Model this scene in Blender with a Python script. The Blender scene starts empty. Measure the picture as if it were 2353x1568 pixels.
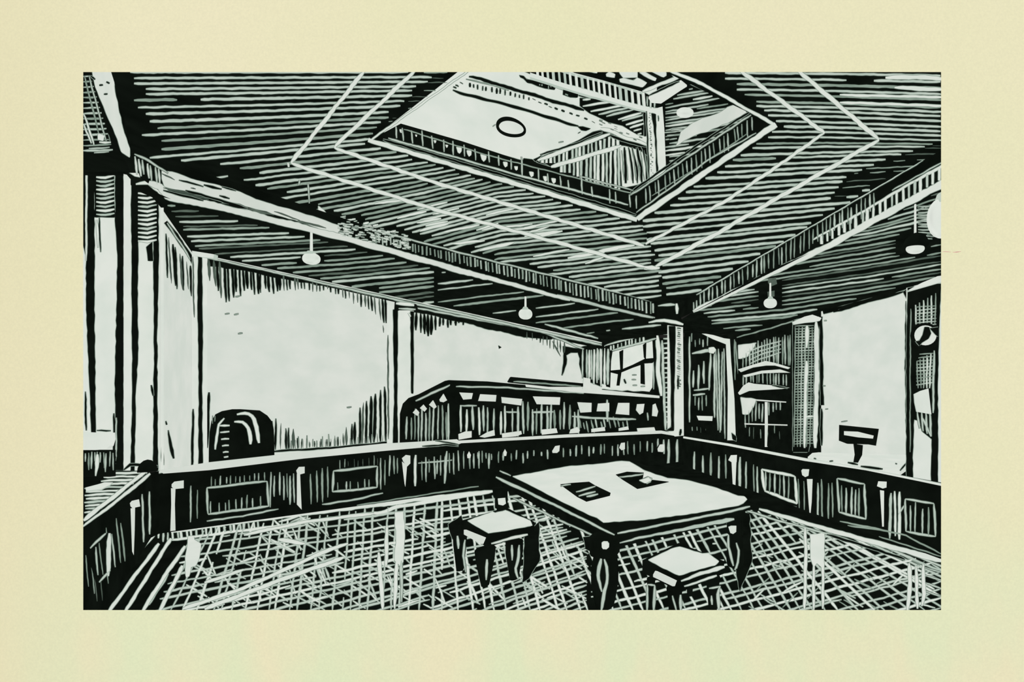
import bpy, math, random
from mathutils import Vector
from mathutils.geometry import tessellate_polygon

# ---------------------------------------------------------------- camera model
FPX, PX, PY, EYE = 700.0, 1550.0, 938.0, 1.85      # focal length and principal point (pixels of the 2353x1568 frame), eye height
RN = random.Random(11)
CAM = Vector((0, 0, EYE))
scene = bpy.context.scene
COL = scene.collection


def ray(px, py):
    return Vector(((px - PX) / FPX, 1.0, (PY - py) / FPX))


class Plane:
    """A real plane in the room; P() is the point of it seen at a pixel."""
    def __init__(self, p, n):
        self.p = Vector(p)
        n = Vector(n).normalized()
        if n.dot(CAM - self.p) < 0:
            n = -n
        self.n = n

    def P(self, px, py, lift=0.0):
        r = ray(px, py)
        rn = r.dot(self.n)
        t = (self.p - CAM).dot(self.n) / rn
        return CAM + r * (t + lift / rn)      # lift: distance off the plane, towards the eye


def level(z):
    return Plane((0, 0, z), (0, 0, 1))


def upright(a, b):
    d = Vector((b[0] - a[0], b[1] - a[1], 0))
    return Plane((a[0], a[1], 0), (d.y, -d.x, 0))


def facing(d):
    return Plane((0, d, 0), (0, -1, 0))


def off(pl, dist):
    return Plane(pl.p + pl.n * dist, pl.n)


# crops used while studying the print: local coordinates -> frame pixels
def crop(x0, y0, s):
    def f(*uv):
        return [(x0 + uv[i] / s, y0 + uv[i + 1] / s) for i in range(0, len(uv), 2)]
    return f


cA, cB, cC = crop(180, 150, 3.336), crop(820, 150, 3.336), crop(1480, 150, 3.336)
cD, cE, cF = crop(180, 560, 3.336), crop(820, 640, 3.336), crop(1480, 560, 3.336)
cG, cH, cI = crop(180, 950, 3.336), crop(820, 950, 3.336), crop(1480, 950, 3.336)
cJ, cK, cL, cM = crop(1360, 700, 4.611), crop(1040, 160, 5.8825), crop(1320, 160, 5.8825), crop(1340, 1180, 5.602)
ID = crop(0, 0, 1.0)


def L2(*uv):
    return ID(*uv)


# ---------------------------------------------------------------- materials
def ink(name, a, b, scale):
    m = bpy.data.materials.new(name)
    m.use_nodes = True
    nt = m.node_tree
    nt.nodes.clear()
    out = nt.nodes.new('ShaderNodeOutputMaterial')
    bs = nt.nodes.new('ShaderNodeBsdfDiffuse')
    tc = nt.nodes.new('ShaderNodeTexCoord')
    nz = nt.nodes.new('ShaderNodeTexNoise')
    nz.inputs['Scale'].default_value = scale
    nz.inputs['Detail'].default_value = 4
    rp = nt.nodes.new('ShaderNodeValToRGB')
    rp.color_ramp.elements[0].position = 0.35
    rp.color_ramp.elements[1].position = 0.65
    rp.color_ramp.elements[0].color = (*a, 1)
    rp.color_ramp.elements[1].color = (*b, 1)
    nt.links.new(tc.outputs['Object'], nz.inputs['Vector'])
    nt.links.new(nz.outputs['Fac'], rp.inputs['Fac'])
    nt.links.new(rp.outputs['Color'], bs.inputs['Color'])
    nt.links.new(bs.outputs['BSDF'], out.inputs['Surface'])
    return m


def srgb(*c):
    return tuple(((v / 255) / 12.92 if v / 255 <= 0.04045 else ((v / 255 + 0.055) / 1.055) ** 2.4) for v in c)


def paper_material():
    m = ink('cream_paper', srgb(239, 232, 196), srgb(235, 232, 192), 0.45)
    nt = m.node_tree
    bs = next(n for n in nt.nodes if n.type == 'BSDF_DIFFUSE')
    rp = next(n for n in nt.nodes if n.type == 'VALTORGB')
    tc = next(n for n in nt.nodes if n.type == 'TEX_COORD')
    sp = nt.nodes.new('ShaderNodeSeparateXYZ')
    nt.links.new(tc.outputs['Object'], sp.inputs[0])
    # down the sheet the cream turns slightly green
    mp = nt.nodes.new('ShaderNodeMapRange')
    mp.inputs['From Min'].default_value = 1.3
    mp.inputs['From Max'].default_value = -0.2
    nt.links.new(sp.outputs['Z'], mp.inputs['Value'])
    mx = nt.nodes.new('ShaderNodeMix')
    mx.data_type = 'RGBA'
    nt.links.new(mp.outputs['Result'], mx.inputs['Factor'])
    nt.links.new(rp.outputs['Color'], mx.inputs['A'])
    # the green shows in soft upright patches
    st = nt.nodes.new('ShaderNodeMapping')
    st.inputs['Scale'].default_value = (1.6, 1.0, 0.7)
    nt.links.new(tc.outputs['Object'], st.inputs['Vector'])
    np_ = nt.nodes.new('ShaderNodeTexNoise')
    np_.inputs['Scale'].default_value = 0.9
    np_.inputs['Detail'].default_value = 3
    nt.links.new(st.outputs['Vector'], np_.inputs['Vector'])
    r2 = nt.nodes.new('ShaderNodeValToRGB')
    r2.color_ramp.elements[0].position = 0.42
    r2.color_ramp.elements[1].position = 0.6
    r2.color_ramp.elements[0].color = (*srgb(226, 233, 194), 1)
    r2.color_ramp.elements[1].color = (*srgb(237, 230, 193), 1)
    nt.links.new(np_.outputs['Fac'], r2.inputs['Fac'])
    nt.links.new(r2.outputs['Color'], mx.inputs['B'])
    # warmer towards the left margin
    mp2 = nt.nodes.new('ShaderNodeMapRange')
    mp2.inputs['From Min'].default_value = -4.0
    mp2.inputs['From Max'].default_value = -5.1
    mp2.inputs['To Max'].default_value = 0.8
    nt.links.new(sp.outputs['X'], mp2.inputs['Value'])
    mx2 = nt.nodes.new('ShaderNodeMix')
    mx2.data_type = 'RGBA'
    nt.links.new(mp2.outputs['Result'], mx2.inputs['Factor'])
    nt.links.new(mx.outputs['Result'], mx2.inputs['A'])
    mx2.inputs['B'].default_value = (*srgb(233, 225, 186), 1)
    # paper fibre
    nz = nt.nodes.new('ShaderNodeTexNoise')
    nz.inputs['Scale'].default_value = 70
    nz.inputs['Detail'].default_value = 5
    nt.links.new(tc.outputs['Object'], nz.inputs['Vector'])
    mp3 = nt.nodes.new('ShaderNodeMapRange')
    mp3.inputs['From Min'].default_value = 0.3
    mp3.inputs['From Max'].default_value = 0.7
    mp3.inputs['To Min'].default_value = 0.96
    mp3.inputs['To Max'].default_value = 1.02
    nt.links.new(nz.outputs['Fac'], mp3.inputs['Value'])
    vm = nt.nodes.new('ShaderNodeVectorMath')
    vm.operation = 'SCALE'
    nt.links.new(mx2.outputs['Result'], vm.inputs[0])
    nt.links.new(mp3.outputs['Result'], vm.inputs['Scale'])
    nt.links.new(vm.outputs['Vector'], bs.inputs['Color'])
    return m


MATS = [
    ink('paper_white', srgb(217, 225, 215), srgb(226, 231, 222), 2.2),
    ink('line_white', srgb(178, 194, 181), srgb(196, 208, 196), 3.0),
    ink('line_grey', srgb(128, 146, 132), srgb(152, 169, 155), 3.0),
    ink('line_dim', srgb(70, 84, 74), srgb(98, 112, 100), 3.0),
    ink('ink_black', srgb(11, 15, 11), srgb(17, 22, 17), 3.0),
    paper_material(),
    ink('red_pencil', srgb(222, 170, 160), srgb(205, 140, 140), 40.0),
]
W, G, D, Q, K, CREAM, RED = range(7)
LIFT = 0.003


# ---------------------------------------------------------------- mesh building
class Wob:
    def __init__(self, amp):
        self.a = [(RN.uniform(40, 110), RN.uniform(0, 6.3), amp * 0.7), (RN.uniform(11, 24), RN.uniform(0, 6.3), amp * 0.35)]

    def __call__(self, s):
        return sum(k * math.sin(s / l * 6.283 + p) for l, p, k in self.a)


def inside(p, poly):
    x, y = p
    c = False
    j = len(poly) - 1
    for i in range(len(poly)):
        xi, yi = poly[i]
        xj, yj = poly[j]
        if (yi > y) != (yj > y) and x < (xj - xi) * (y - yi) / (yj - yi) + xi:
            c = not c
        j = i
    return c


def at_x(line, x):
    if x <= line[0][0]:
        a, b = line[0], line[1]
    elif x >= line[-1][0]:
        a, b = line[-2], line[-1]
    else:
        for a, b in zip(line, line[1:]):
            if a[0] <= x <= b[0]:
                break
    return a[1] + (b[1] - a[1]) * (x - a[0]) / ((b[0] - a[0]) or 1e-6)


class MB:
    def __init__(self):
        self.v, self.f, self.m = [], [], []

    def face(self, pts, mat):
        b = len(self.v)
        self.v += [tuple(p) for p in pts]
        if len(pts) <= 4 and len(pts) >= 3 and len(pts) != 4:
            self.f.append(tuple(range(b, b + len(pts))))
            self.m.append(mat)
            return self
        for t in tessellate_polygon([[Vector(p) for p in pts]]):
            self.f.append(tuple(b + i for i in t))
            self.m.append(mat)
        return self

    def poly(self, pl, px, mat, layer=0):
        return self.face([pl.P(x, y, layer * LIFT) for x, y in px], mat)

    def rough(self, pl, px, mat, layer=1, amp=1.6, step=12):
        """polygon with a hand-cut, slightly ragged outline"""
        o = []
        n = len(px)
        for i in range(n):
            a, b = px[i], px[(i + 1) % n]
            l = math.dist(a, b)
            k = max(1, int(l / step))
            nx, ny = (-(b[1] - a[1]) / (l or 1), (b[0] - a[0]) / (l or 1))
            for j in range(k):
                t = j / k
                w = 0 if j == 0 else RN.uniform(-amp, amp)
                o.append((a[0] + (b[0] - a[0]) * t + nx * w, a[1] + (b[1] - a[1]) * t + ny * w))
        if mat in (W, K):
            self.line(pl, o + [o[0]], 2.4, D, layer - 0.5, taper=None, wob=0, step=6, fringe=0)
        return self.poly(pl, o, mat, layer)

    def slab(self, pl, px, t, mf, ms=None, layer=0):
        """solid standing t off the plane: front seen at px, sides going back to the plane"""
        ms = mf if ms is None else ms
        fr = [pl.P(x, y, t + layer * LIFT) for x, y in px]
        bk = [p - pl.n * t for p in fr]
        self.face(fr, mf)
        self.face(bk[::-1], ms)
        for i in range(len(fr)):
            j = (i + 1) % len(fr)
            self.face([fr[i], fr[j], bk[j], bk[i]], ms)
        return self

    def prism(self, top, bottom, mt, ms):
        self.face(top, mt)
        self.face(bottom[::-1], ms)
        for i in range(len(top)):
            j = (i + 1) % len(top)
            self.face([top[i], top[j], bottom[j], bottom[i]], ms)
        return self

    def line(self, pl, pts, w=4.0, mat=W, layer=1, taper=0.35, wob=0.7, step=9, t=0.0, fringe=1.3):
        """a cut stroke: ribbon of pixel width w (or (w0, w1)) lying on the plane"""
        w0, w1 = (w, w) if not isinstance(w, tuple) else w
        seg = [math.dist(a, b) for a, b in zip(pts, pts[1:])]
        tot = sum(seg)
        if tot < 1.0:
            return self
        n = max(2, int(tot / step))
        cen = []
        for i in range(n + 1):
            s = tot * i / n
            k = 0
            while k < len(seg) - 1 and s > seg[k]:
                s -= seg[k]
                k += 1
            u = s / (seg[k] or 1)
            a, b = pts[k], pts[k + 1]
            cen.append((a[0] + (b[0] - a[0]) * u, a[1] + (b[1] - a[1]) * u))
        wa, wb = Wob(wob), Wob(0.16)
        L, Rr = [], []
        for i, c in enumerate(cen):
            a, b = cen[max(0, i - 1)], cen[min(n, i + 1)]
            l = math.dist(a, b) or 1
            nx, ny = -(b[1] - a[1]) / l, (b[0] - a[0]) / l
            s = tot * i / n
            e = min(s, tot - s)
            tp = 1.0 if taper is None else min(1.0, taper + e / 22.0)
            hw = 0.5 * (w0 + (w1 - w0) * i / n) * (1 + wb(s)) * tp
            o = wa(s)
            L.append((c[0] + nx * (o + hw), c[1] + ny * (o + hw)))
            Rr.append((c[0] + nx * (o - hw), c[1] + ny * (o - hw)))
        lf = (layer + RN.uniform(0, 0.25)) * LIFT + t
        self.strip(pl, L, Rr, lf, mat)
        if fringe:
            # the soft half-inked edge of a cut, a little lower than the cut itself
            fl = lf - 0.5 * LIFT
            fm = {W: D, G: Q, D: Q, Q: Q, K: D}.get(mat, mat)
            e = fringe * (1.0 if mat != D else 0.6)
            LO, RO = [], []
            for p, q in zip(L, Rr):
                l = math.dist(p, q) or 1
                dx, dy = (p[0] - q[0]) / l * e, (p[1] - q[1]) / l * e
                LO.append((p[0] + dx, p[1] + dy))
                RO.append((q[0] - dx, q[1] - dy))
            if mat != Q:
                self.strip(pl, LO, RO, fl, fm)
        return self

    def strip(self, pl, L, Rr, lf, mat):
        b0 = len(self.v)
        for p, q in zip(L, Rr):
            self.v.append(tuple(pl.P(*p, lf)))
            self.v.append(tuple(pl.P(*q, lf)))
        for i in range(len(L) - 1):
            k = b0 + 2 * i
            self.f.append((k, k + 1, k + 3, k + 2))
            self.m.append(mat)

    def lines(self, pl, lst, w=4.0, mat=W, layer=1, **kw):
        for p in lst:
            self.line(pl, p, w, mat, layer, **kw)
        return self

    def hatch(self, pl, poly, guides, xs, spacing, w, mats, layer=1, ex=(), gap=0.01, wob=1.2, upright_=False, step=9, jit=0.25, taper=0.3, widest=False, rag=0):
        """strokes interpolated between guide curves (values at xs), kept inside poly and outside ex"""
        gs = [[(xs[i], g[i]) for i in range(len(xs))] for g in guides]
        lo, hi = xs[0], xs[-1]
        for ga, gb in zip(gs, gs[1:]):
            gapw = sum(abs(b[1] - a[1]) for a, b in zip(ga, gb)) / len(xs)
            if widest:
                gapw = max(abs(b[1] - a[1]) for a, b in zip(ga, gb))
            n = max(1, round(gapw / spacing))
            for k in range(n):
                u = (k + RN.uniform(-jit, jit)) / n
                wb = Wob(wob * 0.5)
                run = []
                s = lo
                skip = 0
                ww = w * RN.uniform(0.75, 1.25)
                mt = RN.choice(mats)
                while s <= hi + step:
                    s2 = min(s, hi)
                    y = at_x(ga, s2) * (1 - u) + at_x(gb, s2) * u + wb(s2)
                    p = (y, s2) if upright_ else (s2, y)
                    ok = skip <= 0 and inside(p, poly) and not any(inside(p, e) for e in ex)
                    if skip > 0:
                        skip -= 1
                    elif RN.random() < gap:
                        skip = RN.randint(1, 4)
                    if ok:
                        run.append(p)
                    if (not ok or s >= hi) and run:
                        if rag and len(run) > 12:
                            run = run[RN.randint(0, rag):len(run) - RN.randint(0, 1)]
                        if len(run) > 1:
                            i0, i1 = (1, 0) if upright_ else (0, 1)
                            sp = [abs(at_x(gb, r[i0]) - at_x(ga, r[i0])) / n for r in (run[0], run[-1])]
                            w2 = [max(1.4, min(ww, 0.44 * q_)) for q_ in sp]
                            self.line(pl, run, tuple(w2), mt, layer, wob=0.35, step=step, taper=taper)
                        run = []
                        ww = w * RN.uniform(0.75, 1.25)
                        mt = RN.choice(mats)
                    s += step
        return self

    def ticks(self, pl, top, bot, spacing, w, mats, layer=1, jt=3, jb=3, lean=0.0, skip=0.0, x0=None, x1=None, jx=0.25, taper=0.3, wob=0.5):
        """short upright strokes between two polylines"""
        x0 = top[0][0] if x0 is None else x0
        x1 = top[-1][0] if x1 is None else x1
        x = x0 + spacing * 0.5
        while x < x1:
            xx = x + RN.uniform(-jx, jx) * spacing
            if RN.random() >= skip:
                ya, yb = at_x(top, xx) + RN.uniform(-jt, jt), at_x(bot, xx) + RN.uniform(-jb, jb)
                if yb - ya > 2:
                    ln = lean + RN.uniform(-0.03, 0.03)
                    self.line(pl, [(xx, ya), (xx + ln * (yb - ya), yb)], w * RN.uniform(0.7, 1.3), RN.choice(mats), layer, taper=taper, wob=wob, step=7)
            x += spacing
        return self

    def box(self, x0, x1, y0, y1, z0, z1, mat):
        a = [Vector((x0, y0, z1)), Vector((x1, y0, z1)), Vector((x1, y1, z1)), Vector((x0, y1, z1))]
        return self.prism(a, [Vector((p.x, p.y, z0)) for p in a], mat, mat)

    def lathe(self, c, prof, mat, n=20):
        """prof: (z, radius) from top down, about the vertical through c"""
        b = len(self.v)
        for z, r in prof:
            for k in range(n):
                a = 6.28318 * k / n
                self.v.append((c[0] + r * math.cos(a), c[1] + r * math.sin(a), z))
        for i in range(len(prof) - 1):
            for k in range(n):
                k2 = (k + 1) % n
                self.f.append((b + i * n + k, b + (i + 1) * n + k, b + (i + 1) * n + k2, b + i * n + k2))
                self.m.append(mat)
        self.f.append(tuple(b + k for k in range(n)))
        self.m.append(mat)
        e = b + (len(prof) - 1) * n
        self.f.append(tuple(e + n - 1 - k for k in range(n)))
        self.m.append(mat)
        return self

    def build(self, name, parent=None, origin=(0, 0, 0), smooth=False):
        me = bpy.data.meshes.new(name)
        o = Vector(origin)
        me.from_pydata([tuple(Vector(v) - o) for v in self.v], [], self.f)
        used = sorted(set(self.m))
        for i in used:
            me.materials.append(MATS[i])
        idx = {m: i for i, m in enumerate(used)}
        me.polygons.foreach_set('material_index', [idx[m] for m in self.m])
        if smooth:
            me.polygons.foreach_set('use_smooth', [True] * len(me.polygons))
        me.update()
        ob = bpy.data.objects.new(name, me)
        COL.objects.link(ob)
        if parent is not None:
            ob.parent = parent
        else:
            ob.location = o
        return ob


def tag(o, label=None, cat=None, group=None, kind=None):
    if label:
        o['label'] = label
    if cat:
        o['category'] = cat
    if group:
        o['group'] = group
    if kind:
        o['kind'] = kind
    return o


class Thing:
    """an Empty at the thing's base and the parts under it"""
    def __init__(self, name, label, cat, loc, group=None, kind=None):
        self.loc = Vector(loc)
        self.o = bpy.data.objects.new(name, None)
        self.o.empty_display_size = 0.1
        self.o.location = self.loc
        COL.objects.link(self.o)
        tag(self.o, label, cat, group, kind)

    def part(self, name, mb, label=None, smooth=False, under=None):
        o = mb.build(name, under or self.o, self.loc, smooth)
        if label:
            o['label'] = label
        return o


def struct(name, mb, label=None, cat=None):
    o = mb.build(name)
    tag(o, label, cat, None, 'structure')
    return o


def V2(px, py, z):
    p = level(z).P(px, py)
    return (p.x, p.y)


# ---------------------------------------------------------------- main planes of the room
ZF, ZP = 0.0, 0.925                   # floor, top of the low partition
ZM, ZC = EYE + 3.0, EYE + 3.51        # gallery soffit, main ceiling
FLOOR, SOFFIT, CEIL = level(ZF), level(ZM), level(ZC)
pa0, pa1 = V2(366, 1083, ZP), V2(1556, 1000, ZP)
pb0, pb1 = V2(1566, 1003, ZP), V2(2163, 1113, ZP)
pc0, pc1 = V2(190, 1212, ZP), V2(347, 1088, ZP)
PART_A, PART_B, PART_C = upright(pa0, pa1), upright(pb0, pb1), upright(pc0, pc1)
ba0, ba1 = V2(396, 459, ZM), V2(1545, 741, ZM)
bb0, bb1 = V2(1590, 719, ZM), V2(2163, 430, ZM)
bc0, bc1 = V2(211, 165, ZM), V2(279, 348, ZM)
BEAM_A, BEAM_B, BEAM_C = upright(ba0, ba1), upright(bb0, bb1), upright(bc0, bc1)
wl0, wl1 = V2(441, 580, ZM), V2(1383, 787, ZM)
wr0, wr1 = V2(1690, 770, ZM), V2(2163, 640, ZM)
ws0 = V2(385, 500, ZM)
WALL_L, WALL_E, WALL_R, WALL_S = upright(wl0, wl1), upright(wl1, wr0), upright(wr0, wr1), upright(ws0, wl0)

# ================================================================ CEILING
opL, opF, opR, opN = [CEIL.P(*p) for p in ((852, 322), (1464, 503), (1780, 288), (1235, 22))]
OPEN = L2(852, 322, 1464, 503, 1780, 288, 1235, 22)
cA_, cB_, cC_, cD_ = [Vector((x, y, ZC)) for x, y in ((-10.5, 2.35), (-10.5, 11), (6.5, 11), (6.5, 2.35))]
m = MB()
for t in ((cA_, cB_, opL), (cB_, opF, opL), (cB_, cC_, opF), (cC_, opR, opF), (cC_, cD_, opR), (cD_, opN, opR), (cD_, cA_, opN), (cA_, opL, opN)):
    m.face(list(t), K)
xsL = [290, 600, 900, 1150, 1520]
gl = [[166, 166, 166, 167, 168], [230, 226, 220, 216, 214], [296, 284, 268, 252, 246], [382, 354, 326, 305, 290], [462, 424, 385, 348, 330],
      [560, 520, 460, 405, 380], [680, 625, 545, 480, 440], [800, 735, 640, 572, 535], [900, 820, 730, 655, 612], [980, 900, 800, 730, 690]]
regL = L2(292, 162, 1040, 162, 852, 314, 846, 330, 1464, 512, 1480, 512, 1519, 617, 1544, 712, 1500, 702, 820, 520, 470, 402, 330, 362)
darkbits = [L2(300, 362, 392, 372, 520, 385, 560, 405, 470, 402), L2(1000, 172, 1066, 166, 905, 282, 880, 285)]
m.hatch(CEIL, regL, gl, xsL, 11.5, 5.4, [G, G, G, D], ex=darkbits, jit=0.13, gap=0.0015, wob=1.2, taper=0.5, rag=5)
m.hatch(CEIL, L2(1000, 166, 1062, 166, 900, 285, 870, 300), gl, xsL, 15, 2.5, [Q, D], gap=0.06)
xsR = [1450, 1700, 1900, 2163]
gr = [[168, 168, 170, 174], [230, 232, 236, 246], [275, 275, 279, 290], [318, 316, 316, 323], [375, 368, 360, 352], [450, 435, 420, 402],
      [540, 515, 495, 470], [620, 590, 566, 542], [700, 668, 642, 612]]
regR = L2(1600, 162, 2166, 162, 2166, 352, 2121, 366, 1696, 618, 1598, 676, 1530, 708, 1508, 617, 1470, 512, 1790, 290)
m.hatch(CEIL, regR, gr, xsR, 12.5, 5.2, [G, G, G, D], jit=0.15, gap=0.002, wob=1.1, taper=0.6, rag=1, ex=[L2(1560, 160, 1640, 160, 1760, 268, 1700, 240), L2(1960, 398, 2166, 325, 2166, 360, 1900, 470)])
m.hatch(CEIL, L2(1960, 398, 2166, 325, 2166, 360, 1900, 470), gr, xsR, 15, 2.6, [Q, D], gap=0.05)
# broad white cuts at the top right corner
for p, w in ((cC(1850, 95, 2100, 90, 2300, 105), 9), (cC(1920, 170, 2120, 180, 2300, 185), 8), (cC(1500, 228, 2300, 245), 5), (cC(1500, 285, 2300, 312), 5)):
    m.line(CEIL, p, w, W, 2)
# double white border lines round the opening
for p, w in ((L2(838, 162, 669, 374), 8), (L2(954, 162, 768, 338), 8), (L2(669, 376, 997, 481, 1183, 531, 1327, 570, 1483, 614), 7),
             (L2(768, 340, 1000, 420, 1240, 492, 1480, 565), 7), (cC(735, 40, 1385, 520), 8), (cC(1180, 40, 1800, 570), 9),
             (cC(1380, 520, 1000, 790, 620, 1045, 10, 1370), 6), (cC(1800, 572, 1440, 780, 900, 1090, 560, 1290, 90, 1545), 8),
             (L2(1480, 614, 1516, 616), 8), (L2(662, 374, 664, 384), 7)):
    m.line(CEIL, p, w, W, 3, wob=1.0)
m.rough(CEIL, cC(0, 1545, 100, 1545, 110, 1560, 30, 1568, 0, 1565), W, 2)
# pale patch near the left beam, and its dots
m.rough(CEIL, cA(1840, 1080, 1880, 1110, 1910, 1150, 1960, 1180, 2000, 1230, 1900, 1240, 1740, 1150, 1840, 1130), W, 3, amp=3)
for i in range(150):
    u, v = RN.uniform(1940, 2420), RN.uniform(1160, 1400)
    if v > 1110 + (u - 1900) * 0.30 and v < 1270 + (u - 1900) * 0.27:
        x, y = cA(u, v)[0]
        m.line(CEIL, [(x - RN.uniform(3, 8), y + 1.5), (x + RN.uniform(3, 8), y - 1)], RN.uniform(3, 6), RN.choice([W, G]), 3)
m.line(CEIL, cA(1695, 880, 1690, 920), 5, G, 2)
m.line(CEIL, cA(1760, 900, 1770, 1060), 3, G, 2)
for i in range(26):   # short irregular cuts, bottom right part of the ceiling
    x, y = RN.uniform(860, 1440), 0
    y = 470 + (x - 860) * 0.19 + RN.uniform(-30, 60)
    if inside((x, y), regL) and inside((x + 60, y - 14), regL):
        m.line(CEIL, [(x, y), (x + RN.uniform(40, 90), y - RN.uniform(8, 18))], RN.uniform(3, 6), W, 2)
struct('ceiling', m)

# white moulding round the opening: four flat boards
m = MB()
for p, w in ((L2(846, 322, 1464, 505), 9), (L2(1464, 503, 1783, 286), 11), (L2(852, 322, 1080, 160), 3.5), (L2(1782, 288, 1690, 236, 1620, 196, 1530, 158), 6)):
    m.line(CEIL, p, w, W, 5, wob=0.9, taper=None, t=0.01)
m.line(CEIL, L2(880, 321, 1462, 494), 5, K, 6, t=0.01)
struct('trim_1', m)

# fascias standing up round the opening
FAS_A = upright((opL.x, opL.y), (opF.x, opF.y))
FAS_B = upright((opF.x, opF.y), (opR.x, opR.y))
m = MB()
m.slab(FAS_A, L2(858, 318, 1463, 494, 1447, 446, 1200, 370, 1060, 324, 921, 284), 0.02, K)
m.line(FAS_A, cB(240, 560, 700, 690, 1260, 850, 2080, 1070), 3.5, G, 4, t=0.02)
m.line(FAS_A, cB(360, 490, 1000, 690, 1700, 870, 2110, 985), 2.2, D, 4, t=0.02)
m.line(FAS_A, cB(1700, 850, 2120, 960), 2.2, G, 4, t=0.02)
for u, v0, v1 in ((300, 470, 560), (350, 480, 580), (420, 500, 600), (500, 500, 620), (575, 540, 640), (665, 570, 665), (735, 580, 690), (820, 610, 700), (905, 640, 730),
                  (1010, 660, 745), (1085, 690, 770), (1180, 720, 800), (1262, 700, 850), (1390, 790, 880), (1460, 830, 900), (1558, 850, 935), (1620, 880, 960), (1722, 850, 990),
                  (1800, 930, 1010), (1935, 950, 1060), (1980, 970, 1060), (2090, 990, 1090), (2140, 1000, 1100)):
    m.line(FAS_A, cB(u, v0, u + 6, v1), 3, G, 4, t=0.02)
for u, v, r in ((455, 540, 8), (600, 585, 10), (690, 620, 10), (785, 650, 22), (862, 675, 20), (972, 707, 24), (1140, 760, 18), (1222, 790, 14), (1340, 835, 18), (1447, 870, 18), (1510, 885, 18), (340, 505, 12)):
    m.rough(FAS_A, cB(u - r, v - r, u + r * .8, v - r * .9, u + r * .7, v + r * .6, u, v + r * 1.3, u - r * .6, v + r * .6), W, 8, amp=0.8, step=5)
m.slab(FAS_B, L2(1464, 494, 1447, 448, 1480, 428, 1600, 346, 1726, 263, 1770, 288), 0.02, K)
m.line(FAS_B, cC(-110, 1000, 0, 930, 400, 660, 820, 380), 3.2, G, 4, t=0.02)
m.line(FAS_B, cC(-110, 980, 0, 900, 400, 620, 820, 350), 4, K, 5, t=0.02)
m.line(FAS_B, cC(-60, 1130, 300, 870, 500, 720, 860, 520), 2.6, G, 4, t=0.02)
m.line(FAS_B, cC(60, 1000, 400, 790, 800, 520), 2.0, D, 4, t=0.02)
for i in range(24):
    x = 1484 + i * 10.6 + RN.uniform(-3, 3)
    yb, yt = 474 - (x - 1480) * 0.645, 432 - (x - 1480) * 0.672
    m.line(FAS_B, [(x - 1, yt + 4), (x + 1, yb - RN.choice([2, 4, 14]))], 2.8, RN.choice([G, D]), 4, t=0.02)
struct('trim_2', m)

# ================================================================ UPPER STOREY seen through the opening
UP_A = off(FAS_A, -0.6)
cor = UP_A.P(1509, 300)
UP_B = upright((cor.x, cor.y), (cor.x + opR.x - opF.x, cor.y + opR.y - opF.y))
dA = Vector((opF.x - opL.x, opF.y - opL.y, 0)).normalized()
dB = Vector((opR.x - opF.x, opR.y - opF.y, 0)).normalized()
m = MB()
c0 = Vector((cor.x, cor.y, 0))
e = c0 - dA * 7
m.face([Vector((e.x, e.y, ZC + 0.02)), Vector((c0.x, c0.y, ZC + 0.02)), Vector((c0.x, c0.y, 11)), Vector((e.x, e.y, 11))], K)
m.rough(UP_A, L2(860, 300, 1062, 150, 1560, 150, 1500, 262, 1240, 190) + L2(1503, 282, 1486, 335, 1380, 298, 1362, 302, 1330, 321, 1249, 357, 1215, 372, 1180, 362, 1050, 330), W, 1, amp=0.5)
# dark cornice strokes across the white wall
m.line(UP_A, cK(0, 280, 220, 350, 560, 430, 900, 520, 1280, 640, 1700, 770), (6, 6), K, 3, wob=1.0)
m.rough(UP_A, cK(1690, 770, 1760, 770, 1870, 800, 1800, 830, 1740, 820), K, 3)
m.line(UP_A, cK(220, 95, 400, 130, 700, 230, 1020, 320, 1400, 440, 1780, 545), (6.5, 7), K, 3, wob=1.0)
m.ticks(UP_A, cK(130, 165, 700, 270, 1080, 380), cK(130, 215, 700, 345, 1080, 425), 10.5, 6, [K], 3, jt=1.5, jb=2, x0=1072, x1=1215)
m.line(UP_A, cK(180, 130, 500, 200, 760, 280), 2.4, D, 3)
for u, v in ((60, 215), (30, 240), (120, 180), (1100, 400), (1180, 445), (1260, 470), (1320, 505), (1400, 525), (1490, 560), (1600, 595), (1690, 625), (1800, 665), (1900, 715)):
    m.line(UP_A, cK(u - 22, v - 12, u + 25, v + 10), RN.uniform(4, 7), RN.choice([K, K, Q]), 3, wob=1)
m.rough(UP_A, cK(900, 75, 960, 85, 1000, 130, 1080, 145, 1200, 180, 1330, 220, 1390, 250, 1380, 275, 1250, 255, 1150, 225, 1070, 190, 1010, 180, 960, 125, 915, 105), K, 3)
m.ticks(UP_A, cK(1150, 180, 1380, 240), cK(1150, 210, 1380, 265), 7, 2, [G], 4)
m.rough(UP_A, cK(1495, 265, 1700, 320, 1690, 380, 1590, 375, 1490, 340), K, 3)
m.line(UP_A, cK(1520, 330, 1560, 350), 4, D, 4)
m.line(UP_A, cK(1700, 325, 1860, 362), 3, K, 3)
m.line(UP_A, cK(1430, 985, 1500, 970), 4, D, 3)
m.line(UP_A, cK(1690, 860, 1730, 840), 5, Q, 3)
m.line(UP_A, cK(540, 770, 580, 740), 3, D, 3)
# gallery band of dark openings
m.rough(UP_A, cL(-1090, -290, -500, -110, 0, 50, 460, 165, 900, 290, 1000, 340, 1120, 440, 1130, 520, 950, 490, 600, 405, 330, 310, 0, 215, -420, 130, -900, -60), K, 2, amp=0.5)
m.ticks(UP_A, cL(900, 320, 1120, 440), cL(900, 480, 1120, 540), 9, 4, [W, G], 3, x0=1474, x1=1512)
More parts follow.
